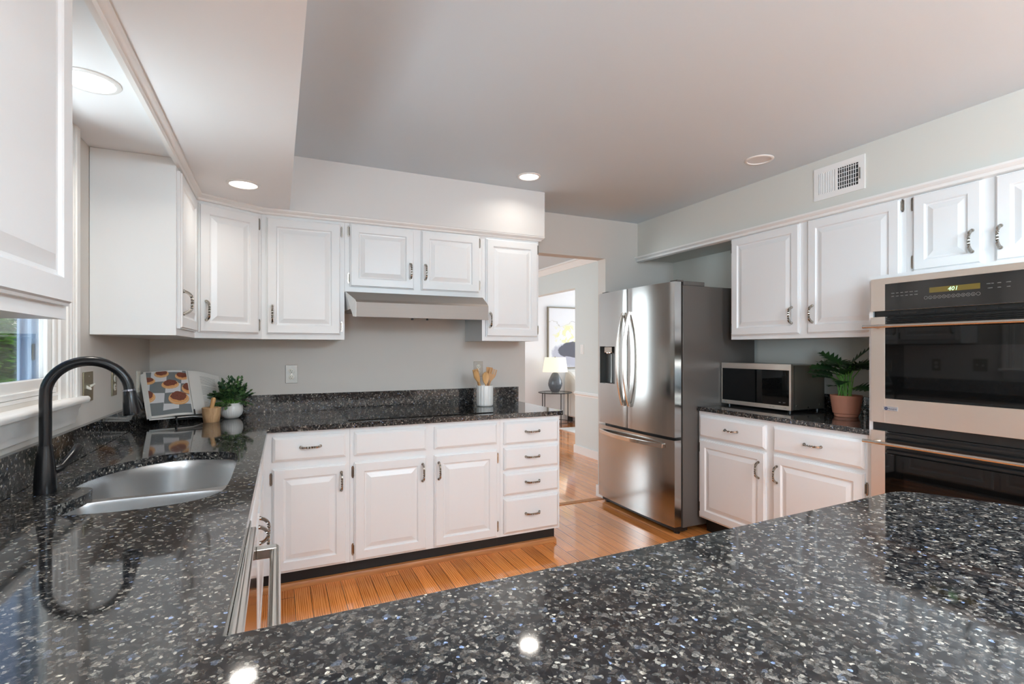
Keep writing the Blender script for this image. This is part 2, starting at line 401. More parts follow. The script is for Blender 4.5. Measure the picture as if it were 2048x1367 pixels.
# ---------------------------------------------------------------- door, drawer, pull and hinge builders
def pull_mesh():
    bm = bmesh.new(); pts = []; tw = []; rr = []
    for k in range(33):
        t = k / 32; a = -1 + 2 * t
        z = .050 * (abs(a) ** .9) * (1 if a > 0 else -1)
        y = -.033 * (1 - abs(a) ** 3.2) ** .75 - .001
        pts.append((0, y, z)); mid = max(0, 1 - abs(a) / .55)
        tw.append(0 if abs(a) > .5 else (a + .5) * 4.2 * pi); rr.append(.0062 if abs(a) > .5 else .0052)
    tube(bm, pts, rr, sec=[(1, .75), (-.1, .55), (-1, .75), (-1, -.75), (-.1, -.55), (1, -.75)], twist=tw, up=(1, 0, 0))
    for s in (-1, 1): tube(bm, [(0, -.0003, .050 * s), (0, -.006, .050 * s)], [.0085, .0075], n=10, up=(1, 0, 0))
    return finish(bm, 'pull', PULL, 40)
PULLM = pull_mesh()
def hinge_mesh():
    bm = bmesh.new()
    box(bm, -.007, .007, -.003, 0, -.027, .027); tube(bm, [(.006, -.005, -.024), (.006, -.005, .024)], .0042, n=8)
    for s in (-1, 1):
        box(bm, -.0045, .0035, -.0045, 0, s * .030 - .0035, s * .030 + .0035)
    return finish(bm, 'hinge', PULL, 40)
HINGEM = hinge_mesh()
def front(name, parent, F, u0, u1, z0, z1, kind='door', off=.0, handle=None, hinges=None, label=None, t=.019):
    w, h = u1 - u0, z1 - z0
    if kind == 'door':
        e = .052
        prof = [(0, 0), (0, .011), (.005, .013), (.008, t), (e, t), (e + .003, t - .003), (e + .006, t - .008), (e + .013, t - .009), (e + .016, t - .008), (e + .040, t - .001)]
    else: prof = [(0, 0), (0, .010), (.004, .012), (.006, .014), (.014, t)]
    bm = rings_xz([(i, w - i, i, h - i, -y) for i, y in prof])
    o = obj(name, bm, WHITE, parent, mat=F @ T(u0, -off, z0), label=label)
    if handle:
        hu, hz, vert = handle
        m4 = F @ T(hu, -off - t, hz) @ (I4 if vert else Matrix.Rotation(pi / 2, 4, 'Y'))
        obj('handle', PULLM, PULL, o, mat=m4)
    if hinges:
        side, zs = hinges
        for hz in zs:
            hu = u0 - .007 if side == 'l' else u1 + .007
            m4 = F @ T(hu, -off - .0005, hz) @ (I4 if side == 'l' else Matrix.Rotation(pi, 4, 'Z') @ Matrix.Scale(-1, 4, (0, 1, 0)))
            obj('hinge', HINGEM, PULL, o, mat=m4)
    return o
def carcass(F, parent, u0, u1, z0, z1, depth, toe=0, open_top=False, name='body', side_t=.018):
    """panels of a cabinet, face frame at local y=0"""
    bm = bmesh.new(); t = side_t
    box(bm, u0, u1, 0, t, z0, z1)                       # face frame sheet
    box(bm, u0, u0 + t, t, depth, z0, z1); box(bm, u1 - t, u1, t, depth, z0, z1)
    box(bm, u0 + t, u1 - t, t, depth, z0, z0 + t); box(bm, u0 + t, u1 - t, depth - t, depth, z0 + t, z1)
    if not open_top: box(bm, u0 + t, u1 - t, t, depth - t, z1 - t, z1)
    bm.transform(F); o = obj(name, bm, WHITE, parent)
    if toe:
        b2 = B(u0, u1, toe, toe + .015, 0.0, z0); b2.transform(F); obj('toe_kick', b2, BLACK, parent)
    return o

# ================================================================ SETTING
CZ = 2.48
struct('floor', B(-.83, 8.5, -3.5, 8.32, -.05, 0), OAK)
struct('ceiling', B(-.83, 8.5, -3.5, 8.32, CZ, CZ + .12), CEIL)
# left wall with the sink window, plus unseen added breakfast and dining windows
def wall_holes(axis, a, b, lo, hi, holes, z1=CZ):
    """wall slab between a..b on its thin axis, running lo..hi, with holes (l,h,zl,zh)"""
    bm = bmesh.new(); cur = lo
    def put(l, h, zl, zh):
        if h - l < 1e-4 or zh - zl < 1e-4: return
        if axis == 'x': box(bm, a, b, l, h, zl, zh)
        else: box(bm, l, h, a, b, zl, zh)
    for l, h, zl, zh in sorted(holes):
        put(cur, l, 0, z1); put(l, h, 0, zl); put(l, h, zh, z1); cur = h
    put(cur, hi, 0, z1); return bm
struct('wall_left', wall_holes('x', -.80, -.70, -3.5, 8.2, [(1.67, 2.29, 1.165, 2.085), (-2.5, -1.0, .95, 2.05), (4.7, 7.2, .6, 2.2)]), WALL)
struct('wall_back', boxes((-.70, 1.816, 3.70, 3.885, 0, CZ), (1.816, 2.646, 3.77, 3.885, 2.134, CZ), (2.646, 3.5, 3.77, 3.885, 0, CZ)), WALL)
struct('wall_right', B(3.42, 3.5, -3.4, 3.77, 0, CZ), WALLR)
struct('wall_rear', B(-.70, 3.5, -3.5, -3.4, 0, CZ), WALL)
struct('wall_dining', boxes((3.5, 3.62, 3.885, 5.66, 0, CZ), (3.5, 3.62, 5.66, 8.2, 2.125, CZ)), HALL)
struct('wall_far', B(-.70, 8.4, 8.2, 8.32, 0, CZ), LIVW)
struct('wall_living_front', B(3.62, 8.4, 3.885, 4.0, 0, CZ), LIVW)
struct('wall_living_right', wall_holes('x', 8.4, 8.5, 3.885, 8.32, [(4.8, 7.8, .6, 2.3)]), LIVW)
# dropped soffits over the cabinets
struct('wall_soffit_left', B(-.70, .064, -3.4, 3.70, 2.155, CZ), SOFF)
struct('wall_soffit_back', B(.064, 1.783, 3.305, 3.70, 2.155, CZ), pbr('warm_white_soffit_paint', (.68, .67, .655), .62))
struct('wall_soffit_right', B(3.0, 3.42, -3.4, 3.77, 2.15, CZ), WALLR)
# narrow moulding under the soffits
profm = [(-.002, 2.122), (.014, 2.122), (.018, 2.128), (.018, 2.134), (.030, 2.140), (.036, 2.147), (.036, 2.155), (-.002, 2.155)]
struct('trim_1', sweep_trim([(-.40, -1.2), (-.40, 3.16), (-.087, 3.345), (1.751, 3.345), (1.751, 3.695)], profm), TRIMW, sm=30)
profr = [(-.036, 2.168), (-.036, 2.158), (-.030, 2.150), (-.018, 2.144), (-.018, 2.130), (-.003, 2.122), (.012, 2.122), (.012, 2.150), (0, 2.150), (0, 2.168)]
struct('trim_2', sweep_trim([(3.0, -1.2), (3.0, 3.768)], profr), TRIMW, sm=30)
# dining room crown moulding, chair rail and skirtings
struct('trim_3', sweep_trim([(3.5, 3.89), (3.5, 8.19)], [(0, 2.39), (-.012, 2.39), (-.02, 2.405), (-.06, 2.455), (-.075, 2.46), (-.075, 2.48), (0, 2.48)]), TRIMW, sm=30)
struct('trim_4', sweep_trim([(3.5, 3.89), (3.5, 5.66)], [(0, .735), (-.008, .735), (-.010, .750), (-.026, .762), (-.026, .770), (-.012, .780), (-.008, .792), (0, .792)]), TRIMW, sm=30)
struct('baseboard_dining', boxes((3.486, 3.5, 3.89, 5.66, 0, .10), (3.486, 3.634, 5.66, 5.674, 0, .10)), TRIMW)
struct('baseboard_back', boxes((2.632, 2.646, 3.757, 3.899, 0, .10), (2.646, 3.41, 3.757, 3.77, 0, .10)), TRIMW)
struct('baseboard_far', boxes((-.69, 8.39, 8.187, 8.2, 0, .12)), TRIMW)
struct('trim_5', boxes((1.83, 2.63, 3.77, 3.83, 0.0, .0035)), OAKT)                # flush threshold board in the doorway
# oak quarter-round along the toe kicks
def qround(p0, p1, r=.019):
    return sweep_trim([p0, p1], [(0, 0), (r, 0), (r, .008), (r * .8, r * .8), (.008, r), (0, r)])
struct('trim_6', sweep_trim([(-.005, 3.09), (1.728, 3.09), (1.728, 3.60)], [(0, 0), (.02, 0), (.02, .020), (.014, .032), (0, .036)]), OAKT, sm=40)
struct('trim_7', sweep_trim([(-.156, 1.51), (-.156, 3.09), (-.03, 3.09)], [(0, 0), (.02, 0), (.02, .020), (.014, .032), (0, .036)]), OAKT, sm=40)

# ---- sink window
wroot = thing('window_1', None, None, T(-.70, 1.98, 1.165)); wroot['kind'] = 'structure'

def casing(bm, y0, y1, z0, z1):
    box(bm, -.70, -.688, y0, y1, z0, z1)
bm = bmesh.new()
for s in (1, -1):
    yy = lambda a: 1.98 + s * a
    for a, b, d in ((.31, .360, .008), (.360, .376, .014), (.379, .392, .018), (.395, .408, .021), (.408, .440, .026)):
        box(bm, -.70, -.70 + d, min(yy(a), yy(b)), max(yy(a), yy(b)), 1.150, 2.154)
box(bm, -.70, -.69, 1.67, 2.29, 2.085, 2.154)
obj('casing', bm, TRIMW, wroot)
bm = bmesh.new(); prism(bm, [(-.70, 1.150), (-.656, 1.150), (-.650, 1.145), (-.648, 1.138), (-.652, 1.128), (-.660, 1.125), (-.70, 1.125)], lambda u, v, t: (u, t, v), 1.52, 2.44)
box(bm, -.735, -.70, 1.671, 2.289, 1.1655, 1.176)
obj('window_sill', bm, TRIMW, wroot, sm=40)
bm = bmesh.new(); prism(bm, [(-.70, 1.125), (-.668, 1.125), (-.671, 1.112), (-.677, 1.104), (-.679, 1.080), (-.684, 1.074), (-.686, 1.060), (-.688, 1.052), (-.70, 1.052)], lambda u, v, t: (u, t, v), 1.545, 2.415)
obj('apron', bm, TRIMW, wroot, sm=40)
def sash(x0, x1, y0, y1, z0, z1, wst, wb):
    return boxes((x0, x1, y0, y0 + wst, z0, z1), (x0, x1, y1 - wst, y1, z0, z1), (x0, x1, y0 + wst, y1 - wst, z0, z0 + wb), (x0, x1, y0 + wst, y1 - wst, z1 - wst, z1))
bm = sash(-.736, -.712, 1.671, 2.289, 1.177, 2.080, .050, .052)
for b in ((-.7115, -.703, 1.671, 2.289, 1.177, 1.196), (-.7115, -.703, 2.268, 2.289, 1.196, 2.08), (-.7115, -.703, 1.671, 1.692, 1.196, 2.08)): box(bm, *b)
obj('window_frame', bm, TRIMW, wroot, bevel=.003)
obj('pane', B(-.726, -.723, 1.716, 2.244, 1.224, 2.035), GLASS, wroot)
bm = sash(-.800, -.745, 1.672, 2.288, 1.166, 2.084, .012, .020)
for b in ((-.772, -.762, 2.262, 2.276, 1.186, 2.07), (-.800, -.793, 2.262, 2.276, 1.186, 2.07), (-.772, -.762, 1.684, 1.698, 1.186, 2.07)): box(bm, *b)
obj('outer_frame', bm, EXTW, wroot)
obj('latch', boxes((-.760, -.757, 2.262, 2.2755, 1.29, 1.345)), STPLATE, wroot)
# ---- windows and door out of the frame, glazed and barred, that let the daylight in
def glazing(name, axis, c, l, h, zl, zh, nv, nh, d=.05):
    r = thing(name, None, None, T(*((c, (l + h) / 2, zl) if axis == 'x' else ((l + h) / 2, c, zl)))); r['kind'] = 'structure'
    L = [(l, l + .06, zl, zh), (h - .06, h, zl, zh), (l, h, zl, zl + .06), (l, h, zh - .06, zh)]
    for i in range(1, nv): x = l + (h - l) * i / nv; L.append((x - .025, x + .025, zl, zh))
    for i in range(1, nh): z = zl + (zh - zl) * i / nh; L.append((l, h, z - .012, z + .012))
    bm = bmesh.new(); bp = bmesh.new()
    for a, b, z0, z1 in L:
        box(bm, *((c - d / 2, c + d / 2, a, b, z0, z1) if axis == 'x' else (a, b, c - d / 2, c + d / 2, z0, z1)))
    box(bp, *((c - .002, c + .002, l + .05, h - .05, zl + .05, zh - .05) if axis == 'x' else (l + .05, h - .05, c - .002, c + .002, zl + .05, zh - .05)))
    obj('window_frame', bm, TRIMW, r); obj('pane', bp, GLASS, r)
glazing('window_2', 'x', -.765, -2.5, -1.0, .95, 2.05, 2, 1)
glazing('window_3', 'x', -.765, 4.7, 7.2, .6, 2.2, 3, 2)
glazing('window_4', 'x', 8.45, 4.8, 7.8, .6, 2.3, 3, 2)

# ================================================================ BASE CABINETS
FB = RB(3.02)
a = thing('base_cabinet', 'white base cabinet in the corner, one long-handled drawer over one raised-panel door', 'cabinet', FB @ T(.15, 0, 0), 'base cabinets under the cooktop counter')
carcass(FB, a, -.084, .373, .118, .882, .66, toe=.072)
front('drawer', a, FB, -.025, .352, .722, .856, 'drawer', handle=(.165, .795, False))
front('door', a, FB, -.025, .352, .128, .684, handle=(.325, .588, True), hinges=('l', (.63, .19)))
b = thing('base_cabinet', 'wide white base cabinet under the black cooktop, two doors below plain false drawer fronts', 'cabinet', FB @ T(.84, 0, 0), 'base cabinets under the cooktop counter')
carcass(FB, b, .374, 1.302, .118, .882, .66, toe=.072)
for u0, u1 in ((.396, .815), (.865, 1.278)): front('false_drawer', b, FB, u0, u1, .722, .856, 'drawer')
front('door', b, FB, .396, .815, .128, .684, handle=(.790, .590, True), hinges=('l', (.63, .19)))
front('door', b, FB, .865, 1.278, .128, .684, handle=(.890, .590, True), hinges=('r', (.63, .19)))
c = thing('base_cabinet', 'narrow white cabinet with a stack of four drawers at the open end of the counter', 'cabinet', FB @ T(1.52, 0, 0), 'base cabinets under the cooktop counter')
carcass(FB, c, 1.303, 1.742, .118, .882, .66, toe=.072)
for z0, z1 in ((.712, .856), (.548, .690), (.383, .525), (.135, .360)): front('drawer', c, FB, 1.326, 1.727, z0, z1, 'drawer', handle=(1.528, (z0 + z1) / 2 + .006, False))
# sink run on the left wall
FL = RL(-.085)
s = thing('base_cabinet', 'white sink base cabinet on the window wall, seen edge-on beyond the dishwasher', 'cabinet', FL @ T(2.25, 0, 0), 'base cabinets of the sink run')
carcass(FL, s, 1.508, 3.001, .118, .882, .612, toe=.072, open_top=True)
for u0, u1, hu, sd in ((1.53, 2.20, 2.165, 'l'), (2.245, 2.93, 2.28, 'r')):
    front('false_drawer', s, FL, u0, u1, .722, .856, 'drawer')
    front('door', s, FL, u0, u1, .128, .684, handle=(hu, .60, True), hinges=(sd, (.63, .19)))
# dishwasher
d = thing('dishwasher', 'stainless steel dishwasher with a thick tubular handle under the near left counter', 'dishwasher', T(-.36, 1.19, 0))
obj('tub', B(-.69, -.088, .880, 1.500, .10, .878), BPLAST, d)
obj('door', B(-.088, -.050, .882, 1.498, .12, .862), steel('dishwasher_steel', (.62, .59, .56), .12, 1), d, bevel=.004)
obj('control_edge', B(-.088, -.062, .882, 1.498, .865, .880), CHROME, d, bevel=.003)
bm = bmesh.new(); tube(bm, [(-.006, .90, .800), (-.006, 1.482, .800)], .0125, n=20); 
hd = obj('handle', bm, HANDM, d, sm=40)
for y in (.905, 1.455): obj('handle_bracket', B(-.050, -.002, y, y + .030, .788, .8135), CHROME, hd, bevel=.002)
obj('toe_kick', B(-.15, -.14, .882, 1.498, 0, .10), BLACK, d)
# peninsula cabinets, fronts towards the kitchen (away from the camera)
FP = Matrix(((-1, 0, 0, 0), (0, -1, 0, .80), (0, 0, 1, 0), (0, 0, 0, 1)))
p = thing('base_cabinet', 'white peninsula cabinet carrying the nearest granite counter, hidden below it', 'cabinet', T(.75, .42, 0), 'peninsula cabinet')
carcass(FP, p, -1.62, .085, .118, .882, .60, toe=.072)
for i in range(4):
    u0 = -1.60 + i * .42; front('drawer', p, FP, u0, u0 + .395, .722, .856, 'drawer', handle=(u0 + .2, .795, False)); front('door', p, FP, u0, u0 + .395, .128, .684, handle=(u0 + (.36 if i % 2 == 0 else .035), .59, True))
# right wall base
FR = RR(2.79)
r = thing('base_cabinet', 'white base cabinet right of the refrigerator under the microwave, two drawers over two doors', 'cabinet', FR @ T(-2.2, 0, 0), 'base cabinet under the microwave')
carcass(FR, r, -2.806, -1.622, .112, .882, .61, toe=.072)
front('drawer', r, FR, -2.790, -2.243, .700, .853, 'drawer', handle=(-2.50, .779, False))
front('drawer', r, FR, -2.185, -1.648, .700, .853, 'drawer', handle=(-1.925, .779, False))
front('door', r, FR, -2.790, -2.243, .122, .680, handle=(-2.285, .563, True), hinges=('l', (.62, .19)))
front('door', r, FR, -2.185, -1.648, .122, .680, handle=(-2.155, .563, True), hinges=('r', (.60, .19)))

# ================================================================ WORKTOPS
SINK = [(-.158, 2.312), (-.211, 2.362), (-.367, 2.397), (-.504, 2.290), (-.572, 2.165), (-.592, 2.02), (-.578, 1.945), (-.520, 1.918), (-.497, 1.885), (-.500, 1.81),
        (-.536, 1.690), (-.520, 1.635), (-.46, 1.610), (-.355, 1.598), (-.217, 1.622), (-.152, 1.694), (-.138, 1.80), (-.136, 2.00), (-.138, 2.20)]
sinkc = catmull([(x, y) for x, y in SINK], 6)
def slab(outer, holes, z0, z1, name, mats, parent=None, **k):
    bm = bmesh.new(); es = []
    for loop in [outer] + holes:
        vs = [bm.verts.new((q[0], q[1], z1)) for q in loop]
        es += [bm.edges.new((vs[i], vs[(i + 1) % len(vs)])) for i in range(len(vs))]
    bmesh.ops.triangle_fill(bm, edges=es, use_beauty=True)
    r = bmesh.ops.extrude_face_region(bm, geom=bm.faces[:])
    bmesh.ops.translate(bm, verts=[v for v in r['geom'] if isinstance(v, bmesh.types.BMVert)], vec=(0, 0, z0 - z1))
    return obj(name, bm, mats, parent, **k)
outer = [(-.698, 3.698), (-.698, -.06), (1.95, -.06), (1.93, .12), (1.87, .40), (1.778, .655), (1.736, .739), (1.695, .818), (1.672, .848), (1.650, .870), (1.622, .880), (1.59, .882), (1.40, .873), (.912, .856), (.40, .842), (-.072, .839), (-.047, 2.991), (1.754, 2.991), (1.754, 3.698)]
wt = slab(outer, [[(q.x, q.y) for q in sinkc]], .884, .914, 'worktop', GRAN, bevel=.003, label='dark speckled granite worktop wrapping from the cooktop past the sink to the near peninsula', cat='countertop')
obj('backsplash', B(-.699, -.679, -.06, 3.698, .9145, 1.031), GRAN, wt, bevel=.0015)
obj('backsplash', B(-.678, 1.748, 3.679, 3.699, .9145, 1.031), GRAN, wt, bevel=.0015)
wr = slab([(2.770, 1.617), (3.418, 1.617), (3.418, 2.808), (2.770, 2.808)], [], .884, .914, 'worktop', GRAN, bevel=.003, label='short dark granite worktop between the refrigerator and the wall ovens', cat='countertop')
obj('backsplash', B(3.399, 3.419, 1.618, 2.807, .9145, 1.024), GRAN, wr, bevel=.0015)

# ---------------------------------------------------------------- sink
sk = thing('kitchen_sink', 'undermounted double-bowl stainless steel sink below the window', 'sink', T(-.35, 2.0, .70))
def inset(loop, d, c):
    return [Vector((c[0] + (q[0] - c[0]) * (1 - d), c[1] + (q[1] - c[1]) * (1 - d))) for q in loop]
bigc = catmull([(-.120, 2.30), (-.18, 2.385), (-.367, 2.425), (-.53, 2.32), (-.60, 2.18), (-.62, 2.02), (-.60, 1.925), (-.50, 1.885), (-.30, 1.880), (-.16, 1.895), (-.118, 1.96), (-.116, 2.12)], 6)
smlc = catmull([(-.118, 1.80), (-.15, 1.842), (-.30, 1.852), (-.48, 1.845), (-.53, 1.80), (-.56, 1.68), (-.54, 1.61), (-.46, 1.58), (-.34, 1.572), (-.19, 1.592), (-.13, 1.66)], 6)
flo = catmull([(-.10, 2.32), (-.17, 2.41), (-.367, 2.445), (-.54, 2.34), (-.64, 2.18), (-.645, 1.95), (-.60, 1.80), (-.585, 1.68), (-.56, 1.58), (-.46, 1.556), (-.34, 1.55), (-.18, 1.57), (-.105, 1.66), (-.098, 2.0)], 6)
slab([(q.x, q.y) for q in flo], [[(q.x, q.y) for q in bigc], [(q.x, q.y) for q in smlc]], .8795, .8838, 'flange', STEELS, sk)
def bowl(loop, c, depth):
    bm = bmesh.new(); R = []
    for dd, z in ((0, .8838), (.012, .874), (.02, .84), (.05, .884 - depth + .06), (.07, .884 - depth + .025), (.12, .884 - depth + .006), (.20, .884 - depth), (.85, .884 - depth - .006)):
        R.append([bm.verts.new((q.x, q.y, z)) for q in inset(loop, dd, c)])
    n = len(loop)
    for a, b in zip(R, R[1:]):
        for i in range(n): bm.faces.new((a[i], a[(i + 1) % n], b[(i + 1) % n], b[i]))
    bm.faces.new(R[-1]); bmesh.ops.recalc_face_normals(bm, faces=bm.faces[:]); bmesh.ops.reverse_faces(bm, faces=bm.faces[:])
    return bm
for lp, cc, dp in ((bigc, (-.37, 2.14), .215), (smlc, (-.34, 1.71), .17)):
    bw = obj('bowl', bowl(lp, cc, dp), STEELS, sk, sm=60, recalc=False)
    bm = lathe(bmesh.new(), [(.0, .004), (.03, .003), (.042, .006), (.045, 0)], (cc[0], cc[1], .884 - dp - .0055), 24); obj('drain', bm, CHROME, bw, sm=50)
# ---------------------------------------------------------------- faucet
fx, fy, fz = -.606, 1.89, .914
f = thing('kitchen_faucet', 'tall matte black gooseneck faucet with pull-down spray head over the sink', 'faucet', T(fx, fy, fz))
bm = lathe(bmesh.new(), [(0, 0), (.0262, 0), (.0268, .006), (.0262, .03), (.0235, .075), (.0185, .120), (.0165, .134), (.0165, .137), (0, .137)], (fx, fy, fz), 32); obj('base', bm, FAUC, f, sm=50)
pts = [(fx, fy, fz + .135), (fx, fy, fz + .20), (fx, fy, fz + .265)]; R0 = .0965; cx0 = fx + R0
dirv = Vector((.985, .17, 0))
for k in range(1, 23):
    an = pi - pi * k / 22 * .975
    v = Vector((fx, fy, fz + .281)) + dirv * R0 + dirv * (R0 * cos(an)) + Vector((0, 0, R0 * sin(an))); pts.append(tuple(v))
bm = bmesh.new(); tube(bm, pts, .0145, n=20); obj('spout', bm, FAUC, f, sm=50)
e0 = Vector(pts[-1]); dd = Vector((.10, .015, -1)).normalized()
bm = bmesh.new(); tube(bm, [e0 - dd * .001, e0 + dd * .004], .0168, n=20); obj('collar', bm, pbr('dark_chrome_ring', (.25, .26, .30), .2, metal=.9), f, sm=50)
bm = bmesh.new(); tube(bm, [e0 + dd * .004, e0 + dd * .006, e0 + dd * .03, e0 + dd * .072, e0 + dd * .078], [.0162, .0170, .0192, .0238, .0225], n=28); sh = obj('spray_head', bm, FAUC, f, sm=50)
bm = bmesh.new(); q = Vector((.9, .45, 0)).normalized(); tube(bm, [e0 + dd * .018 + q * .0165, e0 + dd * .045 + q * .0235, e0 + dd * .062 + q * .0265], [.003, .006, .004], n=10); obj('button', bm, FAUC, sh, sm=50)
bm = bmesh.new(); hb = Vector((fx + .018, fy + .012, fz + .062))
tube(bm, [hb, hb + Vector((.012, .008, .004)), hb + Vector((.016, .012, .008))], [.012, .012, .008], n=16)
tube(bm, [hb + Vector((.012, .008, .004)), hb + Vector((.025, .045, .030)), hb + Vector((.033, .075, .052)), hb + Vector((.034, .078, .054))], [.010, .0115, .0125, .010], n=14)
obj('lever', bm, FAUC, f, sm=50)

# ---------------------------------------------------------------- cooktop
ck = obj('cooktop', B(.368, 1.281, 3.075, 3.565, .9143, .9195), BGLASS, None, bevel=.002, label='flat black glass cooktop set in the granite under the range hood', cat='cooktop')
ck.location = (0, 0, 0)

# ================================================================ UPPER CABINETS
FU = RB(3.345)
u = thing('wall_cabinet', 'white wall cabinet left of the range hood with one tall raised-panel door', 'cabinet', FU @ T(.15, .1, 1.388), 'upper cabinets on the cooktop wall')
carcass(FU, u, -.086, .381, 1.388, 2.154, .354)
front('door', u, FU, -.060, .356, 1.418, 2.108, handle=(-.028, 1.535, True), hinges=('r', (2.06, 1.47)))
u = thing('wall_cabinet', 'short white wall cabinet with two square doors directly above the range hood', 'cabinet', FU @ T(.84, .1, 1.69), 'upper cabinets on the cooktop wall')
carcass(FU, u, .382, 1.304, 1.690, 2.154, .354)
front('door', u, FU, .412, .820, 1.722, 2.118, handle=(.794, 1.84, True), hinges=('l', (2.07, 1.775)))
front('door', u, FU, .868, 1.279, 1.722, 2.118, handle=(.894, 1.84, True), hinges=('r', (2.07, 1.775)))
u = thing('wall_cabinet', 'narrow white wall cabinet right of the range hood, beside the doorway', 'cabinet', FU @ T(1.53, .1, 1.388), 'upper cabinets on the cooktop wall')
carcass(FU, u, 1.305, 1.751, 1.388, 2.154, .354)
front('door', u, FU, 1.332, 1.738, 1.418, 2.108, handle=(1.358, 1.535, True), hinges=('r', (2.06, 1.47)))
# diagonal corner
Lp, Rp = Vector((-.40, 3.16)), Vector((-.087, 3.345)); th = atan2(Rp.y - Lp.y, Rp.x - Lp.x)
FD = T(Lp.x, Lp.y) @ RZ(th); dl = (Rp - Lp).length
u = thing('wall_cabinet', 'white corner wall cabinet with its door set at an angle above the cookbook', 'cabinet', FD @ T(.18, .1, 1.388), 'upper cabinets in the left corner')
bm = prism(bmesh.new(), [(-.40, 3.16), (-.0868, 3.345), (-.0868, 3.698), (-.698, 3.698), (-.698, 3.16)], lambda a, b, t: (a, b, t), 1.388, 2.154); obj('body', bm, WHITE, u)
front('door', u, FD, .014, dl - .022, 1.418, 2.108, handle=(.050, 1.535, True), hinges=('r', (2.06, 1.47)))
FLU = RL(-.40)
u = thing('wall_cabinet', 'white wall cabinet right of the sink window, its broad plain side facing the camera', 'cabinet', FLU @ T(2.88, .1, 1.388), 'upper cabinets in the left corner')
carcass(FLU, u, 2.614, 3.159, 1.388, 2.154, .298)
front('door', u, FLU, 2.640, 3.130, 1.418, 2.108, handle=(2.672, 1.535, True), hinges=('r', (2.06, 1.47)))
u = thing('wall_cabinet', 'white wall cabinet nearest the camera at the left edge, covering part of the window', 'cabinet', FLU @ T(.9, .1, 1.388), 'upper cabinet left of the window')
carcass(FLU, u, .430, 1.352, 1.388, 2.154, .298)
front('door', u, FLU, .905, 1.330, 1.414, 2.118, handle=None)
front('door', u, FLU, .452, .880, 1.414, 2.118, handle=(.845, 1.535, True))
# right wall
FRU = RR(3.0)
u = thing('wall_cabinet', 'white double-door wall cabinet above the microwave, right of the refrigerator', 'cabinet', FRU @ T(-2.15, .1, 1.398), 'upper cabinets on the oven wall')
carcass(FRU, u, -2.706, -1.567, 1.398, 2.149, .418)
front('door', u, FRU, -2.694, -2.165, 1.426, 2.122, handle=(-2.212, 1.545, True), hinges=('l', (2.06, 1.48)))
front('door', u, FRU, -2.109, -1.592, 1.426, 2.122, handle=(-2.102 + .028, 1.545, True), hinges=('r', (2.085, 1.48)))
u = thing('wall_cabinet', 'short white double-door wall cabinet above the stainless wall ovens', 'cabinet', FRU @ T(-1.18, .1, 1.70), 'upper cabinets on the oven wall')
carcass(FRU, u, -1.566, -.780, 1.701, 2.149, .418)
front('door', u, FRU, -1.532, -1.247, 1.730, 2.120, handle=(-1.281, 1.838, True), hinges=('l', (2.08, 1.78)))
front('door', u, FRU, -1.197, -.812, 1.730, 2.120, handle=(-1.176, 1.838, True), hinges=('r', (2.08, 1.78)))

# ---------------------------------------------------------------- range hood
h = thing('range_hood', 'slim stainless steel under-cabinet range hood above the cooktop', 'range hood', T(.84, 3.4, 1.52))
bm = bmesh.new(); pr = [(3.17, 1.523), (3.17, 1.613), (3.185, 1.628), (3.325, 1.6885), (3.698, 1.6885), (3.698, 1.575), (3.25, 1.575), (3.235, 1.56), (3.215, 1.528)]
def hx(side, v): tt = min(1, max(0, (3.33 - v) / .16)); return (.3835 + .045 * tt) if side == 0 else (1.303 - .020 * tt)
A = [bm.verts.new((hx(0, v), v, z)) for v, z in pr]; Bq = [bm.verts.new((hx(1, v), v, z)) for v, z in pr]
n = len(pr)
for i in range(n): bm.faces.new((A[i], A[(i + 1) % n], Bq[(i + 1) % n], Bq[i]))
obj('canopy', bm, STEELO, h, bevel=.0015)
bm = bmesh.new()
for side, dx in ((0, -.0012), (1, .0012)):
    va = [bm.verts.new((hx(side, v), v, z)) for v, z in pr]; vb = [bm.verts.new((hx(side, v) + dx, v, z)) for v, z in pr]
    bm.faces.new(va); bm.faces.new(vb[::-1])
    for i in range(n): bm.faces.new((va[i], va[(i + 1) % n], vb[(i + 1) % n], vb[i]))
obj('end_cap', bm, WHITE, h)
for x in (.775, .872):
    bm = bmesh.new(); tube(bm, [(x, 3.20, 1.530), (x, 3.20, 1.513)], [.006, .007], n=14, up=(1, 0, 0)); obj('knob', bm, BPLAST, h, sm=40)

